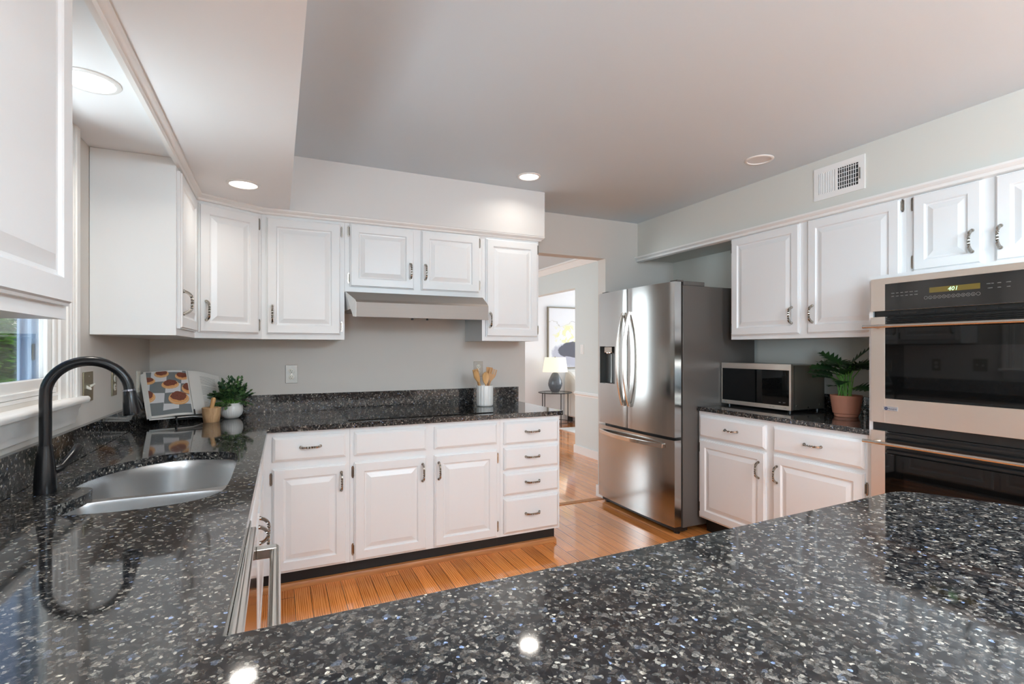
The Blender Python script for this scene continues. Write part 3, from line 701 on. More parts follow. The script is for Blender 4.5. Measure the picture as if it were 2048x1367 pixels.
# ================================================================ REFRIGERATOR
fr = thing('refrigerator', 'stainless french-door refrigerator with bottom freezer beside the doorway', 'refrigerator', T(2.97, 3.29, 0))
obj('body', B(2.645, 3.37, 2.815, 3.755, .045, 1.790), FSIDE, fr, bevel=.004)
def fdoor(name, y0, y1, z0, z1, hole=None):
    """door with a gently bowed front; the bow spans the whole width of the refrigerator"""
    XF = lambda y: 2.563 - .016 * (1 - ((y - 3.288) / .475) ** 2)
    ys = [y0 + (y1 - y0) * i / 14 for i in range(15)]; zs = [z0, z1]
    if hole: ys += [hole[0], hole[1]]; zs += [hole[2], hole[3]]
    ys = sorted(set(ys)); zs = sorted(set(zs)); bm = bmesh.new(); V = {}
    for i, y in enumerate(ys):
        for j, z in enumerate(zs):
            e = .006 if (i == 0 or i == len(ys) - 1) else 0
            V[i, j] = bm.verts.new((XF(y) + e, y, z))
    hb = []
    for i in range(len(ys) - 1):
        for j in range(len(zs) - 1):
            if hole and ys[i] >= hole[0] - 1e-6 and ys[i + 1] <= hole[1] + 1e-6 and zs[j] >= hole[2] - 1e-6 and zs[j + 1] <= hole[3] + 1e-6: continue
            bm.faces.new((V[i, j], V[i, j + 1], V[i + 1, j + 1], V[i + 1, j]))
    # sides and back
    ring = [V[i, 0] for i in range(len(ys))] + [V[len(ys) - 1, j] for j in range(1, len(zs))] + [V[i, len(zs) - 1] for i in range(len(ys) - 2, -1, -1)] + [V[0, j] for j in range(len(zs) - 2, 0, -1)]
    bk = [bm.verts.new((2.628, v.co.y, v.co.z)) for v in ring]; n = len(ring)
    for i in range(n): bm.faces.new((ring[i], ring[(i + 1) % n], bk[(i + 1) % n], bk[i]))
    bm.faces.new(bk[::-1])
    o = obj(name, bm, STEELV, fr, sm=35); return o, XF
dl_, XF = fdoor('door', 3.336, 3.760, .698, 1.812, hole=(3.502, 3.722, 1.040, 1.352))
dr_, _ = fdoor('door', 2.816, 3.331, .698, 1.812)
fz_, _ = fdoor('freezer_drawer', 2.816, 3.760, .058, .676)
props(dl_, 'door with water dispenser')
bm = bmesh.new()
for bx in ((2.556, 2.622, 3.498, 3.503, 1.036, 1.356), (2.556, 2.622, 3.721, 3.726, 1.036, 1.356), (2.556, 2.622, 3.503, 3.721, 1.036, 1.041), (2.556, 2.622, 3.503, 3.721, 1.351, 1.356), (2.615, 2.622, 3.503, 3.721, 1.041, 1.351)): box(bm, *bx)
dp = obj('dispenser', bm, pbr('dispenser_recess_grey', (.08, .08, .075), .3), dl_)
bm = B(2.560, 2.614, 3.555, 3.665, 1.300, 1.350); tube(bm, [(2.575, 3.61, 1.302), (2.575, 3.61, 1.290)], [.03, .024], n=16); obj('nozzle', bm, CHROME, dp, bevel=.003)
bm = bmesh.new(); tube(bm, [(2.592, 3.60, 1.29), (2.592, 3.60, 1.10), (2.590, 3.60, 1.045)], [.007, .008, .012], n=12); obj('paddle', bm, STPLATE, dp, sm=50)
def fhandle(y, door):
    bm = bmesh.new(); pts = []; n = 24
    for k in range(n + 1):
        t = k / n; a = -1 + 2 * t
        pts.append((XF(y) - .010 - .052 * (1 - abs(a) ** 2.4), y + .0, .880 + .738 * t))
    tube(bm, pts, 1, sec=[(.014, .008), (-.014, .008), (-.014, -.008), (.014, -.008)], up=(0, 1, 0))
    for z in (.885, 1.613): box(bm, XF(y) - .016, XF(y) + .002, y - .012, y + .012, z - .014, z + .014)
    return obj('handle', bm, HANDM, door, bevel=.002)
fhandle(3.374, dl_); fhandle(3.290, dr_)
bm = bmesh.new(); pts = []
for k in range(25):
    t = k / 24; a = -1 + 2 * t; y = 2.915 + .795 * t
    pts.append((XF(y) - .010 - .050 * (1 - abs(a) ** 2.4), y, .626))
tube(bm, pts, 1, sec=[(.009, .015), (-.009, .015), (-.009, -.015), (.009, -.015)], up=(0, 0, 1))
for y in (2.925, 3.70): box(bm, XF(y) - .018, XF(y) + .002, y - .014, y + .014, .613, .639)
obj('handle', bm, HANDM, fz_, bevel=.002)
obj('hinge_cover', boxes((2.60, 2.655, 2.822, 2.90, 1.813, 1.828), (2.656, 2.86, 2.822, 2.93, 1.7905, 1.822)), FSIDE, fr, bevel=.004)
obj('hinge_cover', boxes((2.60, 2.655, 3.68, 3.755, 1.813, 1.828), (2.656, 2.86, 3.65, 3.75, 1.7905, 1.822)), FSIDE, fr, bevel=.004)
obj('base_grille', B(2.600, 2.70, 2.83, 3.745, .018, .052), BPLAST, fr)
for y in (2.86, 3.70):
    bm = bmesh.new(); tube(bm, [(2.63, y, .019), (2.63, y, 0)], .022, n=14, up=(1, 0, 0)); obj('foot', bm, BPLAST, fr)
for y in (2.86, 3.70):
    bm = bmesh.new(); tube(bm, [(3.30, y, .046), (3.30, y, 0)], .022, n=14, up=(1, 0, 0)); obj('foot', bm, BPLAST, fr)

# ================================================================ WALL OVENS
tw = thing('oven_cabinet', 'tall white cabinet that houses the wall ovens at the right edge', 'cabinet', T(3.08, 1.2, 0))
obj('body', boxes((2.764, 3.418, 1.597, 1.6155, 0, 1.70), (2.764, 3.418, .780, .798, 0, 1.70), (2.764, 3.418, .798, 1.597, 1.682, 1.70), (3.40, 3.418, .798, 1.597, 0, 1.682),
    (2.764, 3.40, .798, 1.597, 0.05, .38)), WHITE, tw)
ov = thing('wall_oven', 'built-in stainless double wall oven with black glass doors and long bar handles', 'oven', T(3.05, 1.21, .385))
obj('body', B(2.775, 3.35, .80, 1.595, .385, 1.680), BPLAST, ov)
YA, YB_, XO = 1.593, .832, 2.740
def oframe(z0, z1, hz0, hz1, name, parent, y1=1.528, y0=.897, x0=XO, x1=2.762):
    bm = bmesh.new(); L = [(y1, YA, z0, z1), (YB_, y0, z0, z1), (y0, y1, z0, hz0), (y0, y1, hz1, z1)]
    for a, b, c_, d_ in L:
        if d_ - c_ > 1e-4: box(bm, x0, x1, a, b, c_, d_)
    return obj(name, bm, STEELH, parent, bevel=.0008)
cp = oframe(1.518, 1.680, 1.5185, 1.650, 'control_panel', ov)
pg = obj('glass', B(XO + .0008, 2.763, .8975, 1.5275, 1.519, 1.6495), BGLASS2, cp)
obj('display', B(XO - .0003, XO + .0006, 1.150, 1.338, 1.588, 1.612), AMBER, pg)
RO = lambda y, z, x=XO - .0006: Matrix(((0, 0, -1, x), (-1, 0, 0, y), (0, 1, 0, z), (0, 0, 0, 1)))
text('401', .0255, GREEND, pg, RO(1.248, 1.5910), 'clock', shear=.18)
for k in range(6):
    y = 1.492 - k * .020
    text(('CLEAN', 'BAKE', 'BROIL', 'ROAST', 'PROOF', 'WARM')[k], .0045, PRINTW, pg, RO(y, 1.600), 'button_label')
    text(('LIGHT', 'CONV', 'CONV', 'CONV', 'TIMED', 'PROBE')[k], .0045, PRINTW, pg, RO(y, 1.585), 'button_label')
for k in range(12):
    y = 1.352 - k * .0178
    bm = bmesh.new(); ring = []
    for i in range(20):
        a_ = 2 * pi * i / 20; ring.append((bm.verts.new((XO - .0004, y + .0072 * cos(a_), 1.5665 + .0072 * sin(a_))), bm.verts.new((XO - .0004, y + .0064 * cos(a_), 1.5665 + .0064 * sin(a_)))))
    for i in range(20):
        j = (i + 1) % 20; bm.faces.new((ring[i][0], ring[j][0], ring[j][1], ring[i][1]))
    bo = obj('button', bm, PRINTW, pg)
    if 0 < k < 11: text(str(k % 10), .0068, PRINTW, bo, RO(y, 1.564), 'digit')
for k, s_ in enumerate(('COOK TIME', 'UPPER', 'LOWER')):
    text(s_, .0045, PRINTW, pg, RO(1.116 - k * .03, 1.604), 'button_label'); text(('ON/OFF', 'OVEN', 'OVEN')[k], .0045, PRINTW, pg, RO(1.116 - k * .03, 1.585), 'button_label')
def vents(z0, z1, n, parent, x=2.744):
    bm = B(x + .012, 2.764, .897, 1.528, z0, z1)
    for k in range(n):
        z = z0 + (k + .5) * (z1 - z0) / n; h_ = (z1 - z0) / n * .27
        prism(bm, [(x, z - h_), (x, z + h_ * .2), (x + .014, z + h_ * 1.5), (x + .014, z - h_)], lambda u, v, t: (u, t, v), .899, 1.526)
    return obj('vent', bm, BPLAST, parent)
obj('vent', boxes(*([(2.758, 2.766, .85, 1.58, 1.492, 1.516)] + [(2.750, 2.760, .87 + i * .075, .93 + i * .075, 1.498, 1.506) for i in range(9)])), BPLAST, ov)
def odoor(z0, z1, vz0, gz0, gz1, hz, badge):
    o = oframe(z0, z1, gz0, z1, 'door', ov)
    props(o, 'upper oven door' if badge else 'lower oven door')
    vents(vz0, z1 - .004, 4, o)
    g = obj('glass', B(XO + .001, 2.762, .8975, 1.5275, gz0 + .0005, vz0 - .001), BGLASS, o)
    obj('window', B(XO + .0004, XO + .0012, .985, 1.443, gz0 + .055, vz0 - .105), pbr('oven_window_tint_%d' % int(z0 * 10), (.006, .006, .006), .03, spec=.6), g)
    bm = bmesh.new(); tube(bm, [(2.694, .818, hz), (2.694, 1.606, hz)], .0085, n=18); ha = obj('handle', bm, HANDM, o, sm=40)
    for y in (.87, 1.560):
        bm = bmesh.new(); tube(bm, [(2.702, y, hz), (2.741, y, hz)], [.008, .012], n=14); obj('handle_post', bm, HANDM, ha, sm=40)
    return o
od = odoor(.962, 1.489, 1.452, 1.083, 1.45, 1.441, True)
bd = obj('badge', B(XO - .002, XO + .0005, 1.470, 1.534, 1.0245, 1.045), LOGO, od, bevel=.0008)
bm = bmesh.new(); tube(bm, [(XO - .0021, 1.5215, 1.0348), (XO - .0028, 1.5215, 1.0348)], .0075, n=20); obj('emblem', bm, NAVY, bd)
text('GE', .0085, LOGO, bd, RO(1.5215, 1.0320, XO - .0030), 'lettering'); text('Monogram', .0088, NAVY, bd, RO(1.4925, 1.0318, XO - .0023), 'lettering')
odoor(.400, .921, .812, .52, .81, .866, False)
obj('trim_strip', B(2.758, 2.768, .835, 1.592, .922, .961), BPLAST, ov)

# ================================================================ THINGS ON THE RIGHT COUNTER
mw = thing('microwave_oven', 'stainless countertop microwave with a dark mirrored door beside the refrigerator', 'microwave', T(3.22, 2.55, .914))
obj('body', B(3.072, 3.392, 2.276, 2.832, .930, 1.226), pbr('bronze_steel_case', (.30, .275, .23), .32, metal=.85), mw, bevel=.006)
fo = obj('door', boxes((3.048, 3.070, 2.270, 2.838, .930, .958), (3.048, 3.070, 2.270, 2.838, 1.190, 1.230), (3.048, 3.070, 2.270, 2.284, .958, 1.190), (3.048, 3.070, 2.829, 2.838, .958, 1.190)), STEELH, mw, bevel=.001)
obj('glass', B(3.0486, 3.068, 2.2842, 2.8288, .9582, 1.1898), BGLASS, fo)
RM = lambda y, z, x=3.0474: Matrix(((0, 0, -1, x), (-1, 0, 0, y), (0, 1, 0, z), (0, 0, 0, 1)))
bm = bmesh.new(); tube(bm, [(3.0478, 2.812, .944), (3.0472, 2.812, .944)], .006, n=18); lg = obj('emblem', bm, PRINTW, fo)
text('LG', .012, PRINTW, fo, RM(2.791, .9395), 'lettering')
for y, s_ in ((2.422, 'STOP'), (2.398, 'MENU'), (2.312, 'START')): text(s_, .0065, PRINTW, fo, RM(y, .9415), 'button_label')
for y, s_ in ((2.352, '1:00'), (2.318, 'EASY')): text(s_, .0085, PRINTW, fo, RM(y, .975, 3.0480), 'button_label')
obj('side_seam', boxes((3.085, 3.088, 2.2752, 2.2762, .935, 1.222)), DARK, mw)
for x, z in ((3.11, .958), (3.34, .960), (3.22, .945)):
    bm = bmesh.new(); tube(bm, [(x, 2.2765, z), (x, 2.2735, z)], .005, n=10); obj('screw', bm, CHROME, mw)
for x in (3.09, 3.36):
    for y in (2.31, 2.80):
        bm = bmesh.new(); tube(bm, [(x, y, .931), (x, y, .9142)], .012, n=12, up=(1, 0, 0)); obj('foot', bm, BPLAST, mw)

mw.location += Vector((-.038, -.031, 0))
def leaf_shape(bm, base, d, upv, L_, W_, split=0, droop=.2, mi=0, fold=.15):
    """one leaf blade; split>0 cuts deep lobes into the edges"""
    d = d.normalized(); side = d.cross(upv).normalized(); nn = side.cross(d).normalized()
    n = 5 if not split else 2 * split + 1; Lq = []; Rq = []; Mq = []
    for k in range(n + 1):
        t = k / n; wv = W_ * (sin(pi * (t ** .75)) ** .8 if 0 < t < 1 else 0)
        if split and k % 2 == 0 and 0 < k < n: wv *= .38
        p = base + d * L_ * t - nn * 0 + Vector((0, 0, -1)) * droop * L_ * t * t
        sh = d * (L_ * .10 if split and k % 2 == 1 else 0)
        Mq.append(bm.verts.new(p)); 
        if 0 < k < n:
            Lq.append(bm.verts.new(p + side * wv + nn * wv * fold + sh)); Rq.append(bm.verts.new(p - side * wv + nn * wv * fold + sh))
        else: Lq.append(None); Rq.append(None)
    for k in range(n):
        for Q, fl in ((Lq, 0), (Rq, 1)):
            vs = [v for v in (Mq[k], Mq[k + 1], Q[k + 1], Q[k]) if v is not None]
            if len(vs) >= 3: bm.faces.new(vs if fl else vs[::-1]).material_index = mi
# split-leaf plant
pl = thing('potted_plant', 'split-leaf green plant in a terracotta pot between the microwave and the ovens', 'potted plant', T(3.19, 2.0, .914))
pc = (3.19, 2.0, .9143)
bm = lathe(bmesh.new(), [(0, 0), (.062, 0), (.064, .002), (.066, .018), (.072, .022), (.0865, .128), (.0870, .131), (.083, .131), (.081, .124), (.076, .105), (0, .105)], pc, 40); obj('pot', bm, TERRA, pl, sm=35)
bm = lathe(bmesh.new(), [(0, .112), (.05, .112), (.0765, .1085), (.076, .1055), (0, .1055)], pc, 24); obj('soil', bm, SOIL, pl)
bs = bmesh.new(); bl = bmesh.new(); r5 = random.Random(11)
LEAVES = [(-.05, .22, .27, .25, .16), (-.03, .15, .30, .35, .16), (.03, .04, .335, .1, .17), (.02, -.06, .345, .1, .17), (-.02, -.13, .33, .35, .16), (.0, -.20, .32, .5, .15), (-.08, .03, .315, .3, .16),
          (-.10, .13, .25, .5, .15), (-.02, -.15, .20, .4, .14), (.02, .10, .20, .5, .12), (-.10, -.06, .29, .4, .15), (.07, -.02, .31, .3, .14), (.0, .16, .33, .3, .15), (-.06, -.10, .335, .2, .14),
          (-.12, .10, .31, .2, .16), (-.12, .0, .33, .2, .16), (-.13, -.12, .31, .25, .15), (-.14, .05, .28, .4, .15), (-.06, .19, .31, .3, .15), (-.08, -.17, .34, .2, .13), (-.02, .10, .35, .1, .16), (-.12, -.04, .24, .5, .13)]
for k, (dx, dy, hz, dr, ll) in enumerate(LEAVES):
    b0 = Vector((pc[0] + r5.uniform(-.03, .03), pc[1] + r5.uniform(-.035, .035), pc[2] + .108))
    tip = Vector((pc[0] + dx * .45, pc[1] + dy * .45, pc[2] + hz - .02)); mid = b0.lerp(tip, .55) + Vector((-dx * .08, -dy * .08, .03))
    tube(bs, [b0, mid, tip], [.0042, .0036, .002], n=7)
    dv = Vector((dx, dy, .03 + r5.uniform(-.02, .04)))
    leaf_shape(bl, tip - dv.normalized() * .03, dv, Vector((-.22 + r5.uniform(-.25, .25), -.18 + r5.uniform(-.2, .2), 1)), ll * 1.05, ll * .48, split=6, droop=dr * .6)
obj('stems', bs, STEMG, pl, sm=60); obj('foliage', bl, LEAF2, pl, recalc=False)

# ================================================================ THINGS ON THE COOKTOP COUNTER
GZ = .9143
# crock and utensils
ccx, ccy, ccz = 1.378, 3.475, GZ
bm = lathe(bmesh.new(), [(0, 0), (.050, 0), (.057, .004), (.060, .014), (.0605, .148), (.0595, .151), (.056, .151), (.055, .146), (.053, .012), (0, .010)], (ccx, ccy, ccz), 96,
           fn=lambda a, r, z: r * (1 + (.045 * abs(cos(a * 8)) - .03 if r > .0565 and z > .003 else 0)))
obj('utensil_crock', bm, CERW, None, sm=50, label='white fluted ceramic crock holding wooden utensils at the right of the cooktop', cat='crock')
def utensil(name, label, cat, x, y, top, bm_head, matl, lean, rot):
    """local: handle along z, head in the xz plane"""
    m4 = T(ccx + x, ccy + y, ccz + .014) @ Matrix.Rotation(lean[0], 4, 'Y') @ Matrix.Rotation(lean[1], 4, 'X') @ RZ(rot)
    bm = bmesh.new(); L_ = top - .085
    tube(bm, [(0, 0, 0), (0, 0, L_ * .6), (0, 0, L_)], [.0050, .0046, .0055], n=10, up=(1, 0, 0))
    bm_head(bm, L_ - .004)
    obj(name, bm, matl, None, mat=m4, sm=50, label=label, cat=cat, group='wooden utensils in the crock')
def plate_shape(bm, outline, z0, th=.005, dish=0):
    n = len(outline); F_ = [bm.verts.new((u, -th / 2, z0 + v)) for u, v in outline]; Bk = [bm.verts.new((u, th / 2, z0 + v)) for u, v in outline]
    if dish:
        cu = sum(u for u, v in outline) / n; cv = sum(v for u, v in outline) / n
        inn = [bm.verts.new((cu + (u - cu) * .82, -th / 2 + .0003, z0 + cv + (v - cv) * .86)) for u, v in outline]
        inn2 = [bm.verts.new((cu + (u - cu) * .45, -th / 2 + dish, z0 + cv + (v - cv) * .5)) for u, v in outline]
        for a_, b_ in ((F_, inn), (inn, inn2)):
            for i in range(n): bm.faces.new((a_[i], a_[(i + 1) % n], b_[(i + 1) % n], b_[i]))
        bm.faces.new(inn2)
    else: bm.faces.new(F_)
    bm.faces.new(Bk[::-1])
    for i in range(n): bm.faces.new((F_[i], F_[(i + 1) % n], Bk[(i + 1) % n], Bk[i]))
egg = [(.026 * sin(a_) * (1 - .18 * cos(a_)), .045 - .045 * cos(a_)) for a_ in [2 * pi * k / 24 for k in range(24)]]
spoon_h = lambda bm, z: plate_shape(bm, egg, z, .008, .005)
spat = [(-.006, 0), (-.020, .030), (-.024, .088), (.024, .088), (.020, .030), (.006, 0)]
def spatula_h(bm, z): plate_shape(bm, spat, z, .004)
def slot_h(bm, z):
    plate_shape(bm, [(-.006, 0), (-.022, .03), (-.0235, .034), (.0235, .034), (.022, .03), (.006, 0)], z, .004)
    for x in (-.019, -.0065, .0065, .019): box(bm, x - .0043, x + .0043, -.002, .002, z + .034, z + .082)
    box(bm, -.0235, .0235, -.002, .002, z + .082, z + .090)
def fork_h(bm, z):
    plate_shape(bm, [(-.006, 0), (-.025, .040), (-.027, .055), (.027, .055), (.025, .040), (.006, 0)], z, .004)
    for x in (-.0225, -.0075, .0075, .0225): box(bm, x - .0042, x + .0042, -.002, .002, z + .055, z + .094)
utensil('wooden_spoon', 'pale wooden spoon facing front in the middle of the crock', 'spoon', 0, -.020, .235, spoon_h, BAMB, (-.02, .04), .1)
utensil('wooden_spoon', 'wooden spoon leaning furthest left over the crock rim', 'spoon', .012, -.01, .262, spoon_h, BAMB, (-.37, .02), .55)
utensil('wooden_spatula', 'slotted wooden turner standing behind the left spoon', 'spatula', -.012, .018, .258, slot_h, BAMB2, (-.20, -.05), .15)
utensil('wooden_spatula', 'flat wooden turner standing tallest at the back right of the crock', 'spatula', .016, .022, .270, spatula_h, BAMB2, (.13, -.04), -.1)
utensil('wooden_fork', 'wooden fork with four tines leaning to the right', 'fork', -.01, .0, .262, fork_h, BAMB2, (.30, .02), -.2)

# ---- mortar and pestle
mx_, my_ = -.343, 3.36
bm = lathe(bmesh.new(), [(0, 0), (.0395, 0), (.041, .002), (.0455, .040), (.049, .080), (.0475, .082), (.0455, .080), (.036, .030), (0, .022)], (mx_, my_, GZ), 32)
obj('mortar', bm, OLIVEW, None, sm=40, label='small olive-wood mortar in front of the cookbook', cat='mortar')
bm = bmesh.new(); tube(bm, [(mx_ - .010, my_, GZ + .0285), (mx_ - .003, my_, GZ + .062), (mx_ + .006, my_, GZ + .105), (mx_ + .0105, my_, GZ + .130), (mx_ + .0115, my_, GZ + .138)], [.011, .0105, .0115, .0125, .008], n=16)
obj('pestle', bm, BAMB, None, sm=50, label='wooden pestle standing in the olive-wood mortar', cat='pestle')
# ---- bushy plant in ribbed white pot
px_, py_ = -.252, 3.49
pt = thing('potted_plant', 'small bushy green plant in a ribbed round white pot beside the mortar', 'potted plant', T(px_, py_, GZ))
bm = lathe(bmesh.new(), [(0, 0), (.030, 0), (.040, .004), (.056, .022), (.0625, .045), (.062, .066), (.054, .088), (.050, .092), (.047, .090), (.052, .070), (0, .060)], (px_, py_, GZ), 120,
           fn=lambda a, r, z: r * (1 + .012 * cos(a * 30)) if .006 < z < .086 and r > .055 else r)
obj('pot', bm, CERW, pt, sm=60)
bs = bmesh.new(); bl = bmesh.new(); r6 = random.Random(4)
for k in range(78):
    a_ = r6.uniform(0, 2 * pi); el = r6.uniform(.0, 1.0); rad = .125 * (1 - el * .55) * r6.uniform(.75, 1.05); hz = .115 + .125 * el * r6.uniform(.85, 1.05)
    if r6.random() < .12: hz = .075; rad = .105
    b0 = Vector((px_ + .02 * cos(a_), py_ + .02 * sin(a_), GZ + .062)); tp = Vector((px_ + rad * cos(a_), py_ + rad * sin(a_) * .9, GZ + hz))
    b1 = Vector((px_ + .040 * cos(a_), py_ + .040 * sin(a_), GZ + .100))
    if tp.y > 3.665: tp.y = 3.655
    tube(bs, [b0, b1, b1.lerp(tp, .6) + Vector((0, 0, .01)), tp], [.0014, .0013, .001, .0007], n=5, caps=False)
    for q in range(9):
        t = .25 + .75 * q / 8; p_ = b1.lerp(tp, t); d_ = (tp - b1).normalized(); s_ = d_.cross(Vector((0, 0, 1))).normalized() * (1 if q % 2 else -1)
        dv = (d_ * .7 + s_ * .8 + Vector((r6.uniform(-.3, .3), r6.uniform(-.3, .3), r6.uniform(.1, .6)))) if q < 8 else d_
        if p_.y + dv.normalized().y * .03 > 3.672: continue
        leaf_shape(bl, p_, dv, Vector((r6.uniform(-.4, .4), r6.uniform(-.4, .4), 1)), r6.uniform(.022, .031), r6.uniform(.0075, .0105), droop=.1)
obj('stems', bs, STEMG, pt); obj('foliage', bl, LEAF1, pt, recalc=False)

# ---- cookbook on an easel
ea = radians(22); FBK = T(-.440, 3.42, .948) @ RZ(ea) @ Matrix.Rotation(radians(-30), 4, 'X'); FBR = FBK @ RZ(radians(22)); PH = .285     # local x across, z up the page, -y towards the reader
bk = thing('cookbook', 'open cookbook showing a photo of small tarts, propped up in the corner', 'book', FBK)
def page_block(sgn):
    bm = bmesh.new(); n = 14; W_ = .205; fr_ = []; bk_ = []
    for k in range(n + 1):
        t = k / n; x = sgn * W_ * t; bulge = -.016 * sin(pi * min(1, t * 1.15)) * (1 - t) ** .6 - .014 * (1 - t * .4)
        fr_.append((x, bulge)); bk_.append((x, .002))
    A_ = [bm.verts.new((x, y, 0)) for x, y in fr_]; A2 = [bm.verts.new((x, y, PH)) for x, y in fr_]
    B_ = [bm.verts.new((x, y, 0)) for x, y in bk_]; B2 = [bm.verts.new((x, y, PH)) for x, y in bk_]
    for k in range(n):
        bm.faces.new((A_[k], A_[k + 1], A2[k + 1], A2[k])); bm.faces.new((B_[k + 1], B_[k], B2[k], B2[k + 1]))
        bm.faces.new((A_[k + 1], A_[k], B_[k], B_[k + 1])); bm.faces.new((A2[k], A2[k + 1], B2[k + 1], B2[k]))
    bm.faces.new((A_[0], A2[0], B2[0], B_[0])); bm.faces.new((A_[n], B_[n], B2[n], A2[n]))
    bm.transform(FBK if sgn < 0 else FBR); return bm, fr_
bmL, frL = page_block(-1); bmR, frR = page_block(1)
pL = obj('pages', bmL, PAPER, bk, sm=40); pR = obj('pages', bmR, PAPER, bk, sm=40)
for F_, x_ in ((FBK, -1), (FBR, 1)):
    bm = boxes((min(x_ * .001, x_ * .209), max(x_ * .001, x_ * .209), .0025, .006, -.006, PH + .006)); bm.transform(F_); obj('cover', bm, CERW, bk)
# the loose fan of leaves at the left edge
bm = bmesh.new()
for k in range(5):
    v = [bm.verts.new(q) for q in ((-.200, -.012 + .003 * k, .001), (-.208 - .003 * k, -.008 + .002 * k, .0), (-.213 - .0035 * k, -.006 + .002 * k, PH - .012), (-.200, -.012 + .003 * k, PH))]
    bm.faces.new(v)
bm.transform(FBK); obj('loose_leaves', bm, PAPER, bk, recalc=False)
def py(x):   # page surface depth at x on the left page
    t = min(1, abs(x) / .205); return -.016 * sin(pi * min(1, t * 1.15)) * (1 - t) ** .6 - .014 * (1 - t * .4)
def clipc(pts, x0, x1, z0, z1):
    def clip(P, f, inter):
        out = []
        for i in range(len(P)):
            a_, b_ = P[i - 1], P[i]
            if f(b_):
                if not f(a_): out.append(inter(a_, b_))
                out.append(b_)
            elif f(a_): out.append(inter(a_, b_))
        return out
    ix = lambda X: (lambda a_, b_: (X, a_[1] + (b_[1] - a_[1]) * (X - a_[0]) / (b_[0] - a_[0])))
    iz = lambda Z_: (lambda a_, b_: (a_[0] + (b_[0] - a_[0]) * (Z_ - a_[1]) / (b_[1] - a_[1]), Z_))
    for f, g in ((lambda q: q[0] >= x0, ix(x0)), (lambda q: q[0] <= x1, ix(x1)), (lambda q: q[1] >= z0, iz(z0)), (lambda q: q[1] <= z1, iz(z1))):
        if pts: pts = clip(pts, f, g)
    return pts
bm = bmesh.new(); PX0, PX1, PZ0, PZ1 = -.200, -.006, .012, .281
def ink(pts, mi, lift):
    pts = clipc(pts, PX0, PX1, PZ0, PZ1)
    if len(pts) < 3: return
    # slice into narrow strips so that the print follows the curve of the page
    for k in range(16):
        a_ = PX0 + (PX1 - PX0) * k / 16; b_ = PX0 + (PX1 - PX0) * (k + 1) / 16
        s_ = clipc(pts, a_, b_, PZ0, PZ1)
        if len(s_) >= 3:
            f = bm.faces.new([bm.verts.new((x, py(x) - lift, z)) for x, z in s_]); f.material_index = mi
ink([(PX0, PZ0), (PX1, PZ0), (PX1, PZ1), (PX0, PZ1)], 0, .0006)
tl = .072
for i in range(-1, 5):
    for j in range(-1, 6):
        if (i + j) % 2: continue
        ox, oz = PX0 - .02 + i * tl + j * .012, PZ0 + .012 + j * tl * .9 - i * .010
        ink([(ox, oz), (ox + tl, oz - .010), (ox + tl + .012, oz + tl * .88), (ox + .010, oz + tl * .9)], 1, .0010)
ink([(PX0, PZ0), (PX1, PZ0), (PX1, .046), (PX0, .034)], 1, .0012)
def tart(cx_, cz_, rx, rz):
    el = lambda s, dz=0, q=1: [(cx_ + rx * s * cos(2 * pi * k / 22), cz_ + dz + rz * s * q * sin(2 * pi * k / 22)) for k in range(22)]
    ink(el(1), 2, .0014); ink(el(.96, rz * .10), 3, .0016); ink(el(.86, rz * .16), 2, .0018)
    j = random.Random(int(cx_ * 9999)); ink([(cx_ + rx * (.72 + .12 * j.random()) * cos(2 * pi * k / 26), cz_ + rz * .38 + rz * (.62 + .2 * j.random()) * sin(2 * pi * k / 26)) for k in range(26)], 4, .0020)
tart(-.062, .104, .051, .040); tart(-.212, .128, .042, .036); tart(-.094, .194, .042, .027); tart(-.006, .164, .036, .033); tart(-.195, .226, .034, .022)
tart(-.128, .264, .034, .022); tart(-.030, .244, .036, .023)
bm.transform(FBK); obj('photo', bm, [PTILE, PTILE2, PCRUST, PCRUSTB, PFILL], pL, recalc=False)
bm = bmesh.new(); rt = random.Random(3)
for k in range(27):
    z = .258 - k * .0080
    if k in (0, 8, 17): continue
    xe = .175 - (rt.random() * .05 if k in (7, 16, 26) else rt.random() * .012)
    xs = [.062 + (xe - .062) * q / 6 for q in range(7)]
    for a_, b_ in zip(xs, xs[1:]):
        bm.faces.new([bm.verts.new((x, py(x) - .0006, zz)) for x, zz in ((a_, z), (b_, z), (b_, z + .0020), (a_, z + .0020))])
bm.transform(FBR); obj('printed_text', bm, INK, pR, recalc=False)
es = thing('book_easel', 'black metal easel under the open cookbook', 'book stand', T(-.49, 3.42, GZ) @ RZ(ea))
bm = bmesh.new(); FE = FBK
def wire(pts, r=.003): tube(bm, [FE @ Vector(p) for p in pts], r, n=8)
wire([(-.09, .0115, .16), (-.09, .0115, -.012), (-.09, -.036, -.012)]); wire([(.06, .042, .16), (.06, .042, -.012), (.06, -.036, -.012)])
wire([(-.10, .0115, -.012), (.0, .0115, -.012), (.07, .042, -.012)]); wire([(-.09, .0115, .16), (.0, .0115, .16), (.06, .042, .16)])
wire([(-.10, -.038, -.012), (.07, -.038, -.012)]); wire([(.000, -.038, -.012), (.000, -.038, .022)]); wire([(.060, -.038, -.012), (.060, -.038, .022)])
obj('frame', bm, BLKM, es)
bm = bmesh.new(); fo_ = FE @ Vector((-.09, -.036, -.012)); fo2 = FE @ Vector((.06, -.036, -.012))
for q in (fo_, fo2):
    tube(bm, [q, Vector((q.x, q.y, GZ + .0035)), Vector((q.x + .006, q.y - .010, GZ + .0035))], .0035, n=8)
bk_ = FE @ Vector((0, .015, .16)); tube(bm, [bk_, Vector((bk_.x - .012, bk_.y + .028, GZ + .0035))], .0035, n=8)
obj('leg', bm, BLKM, es)

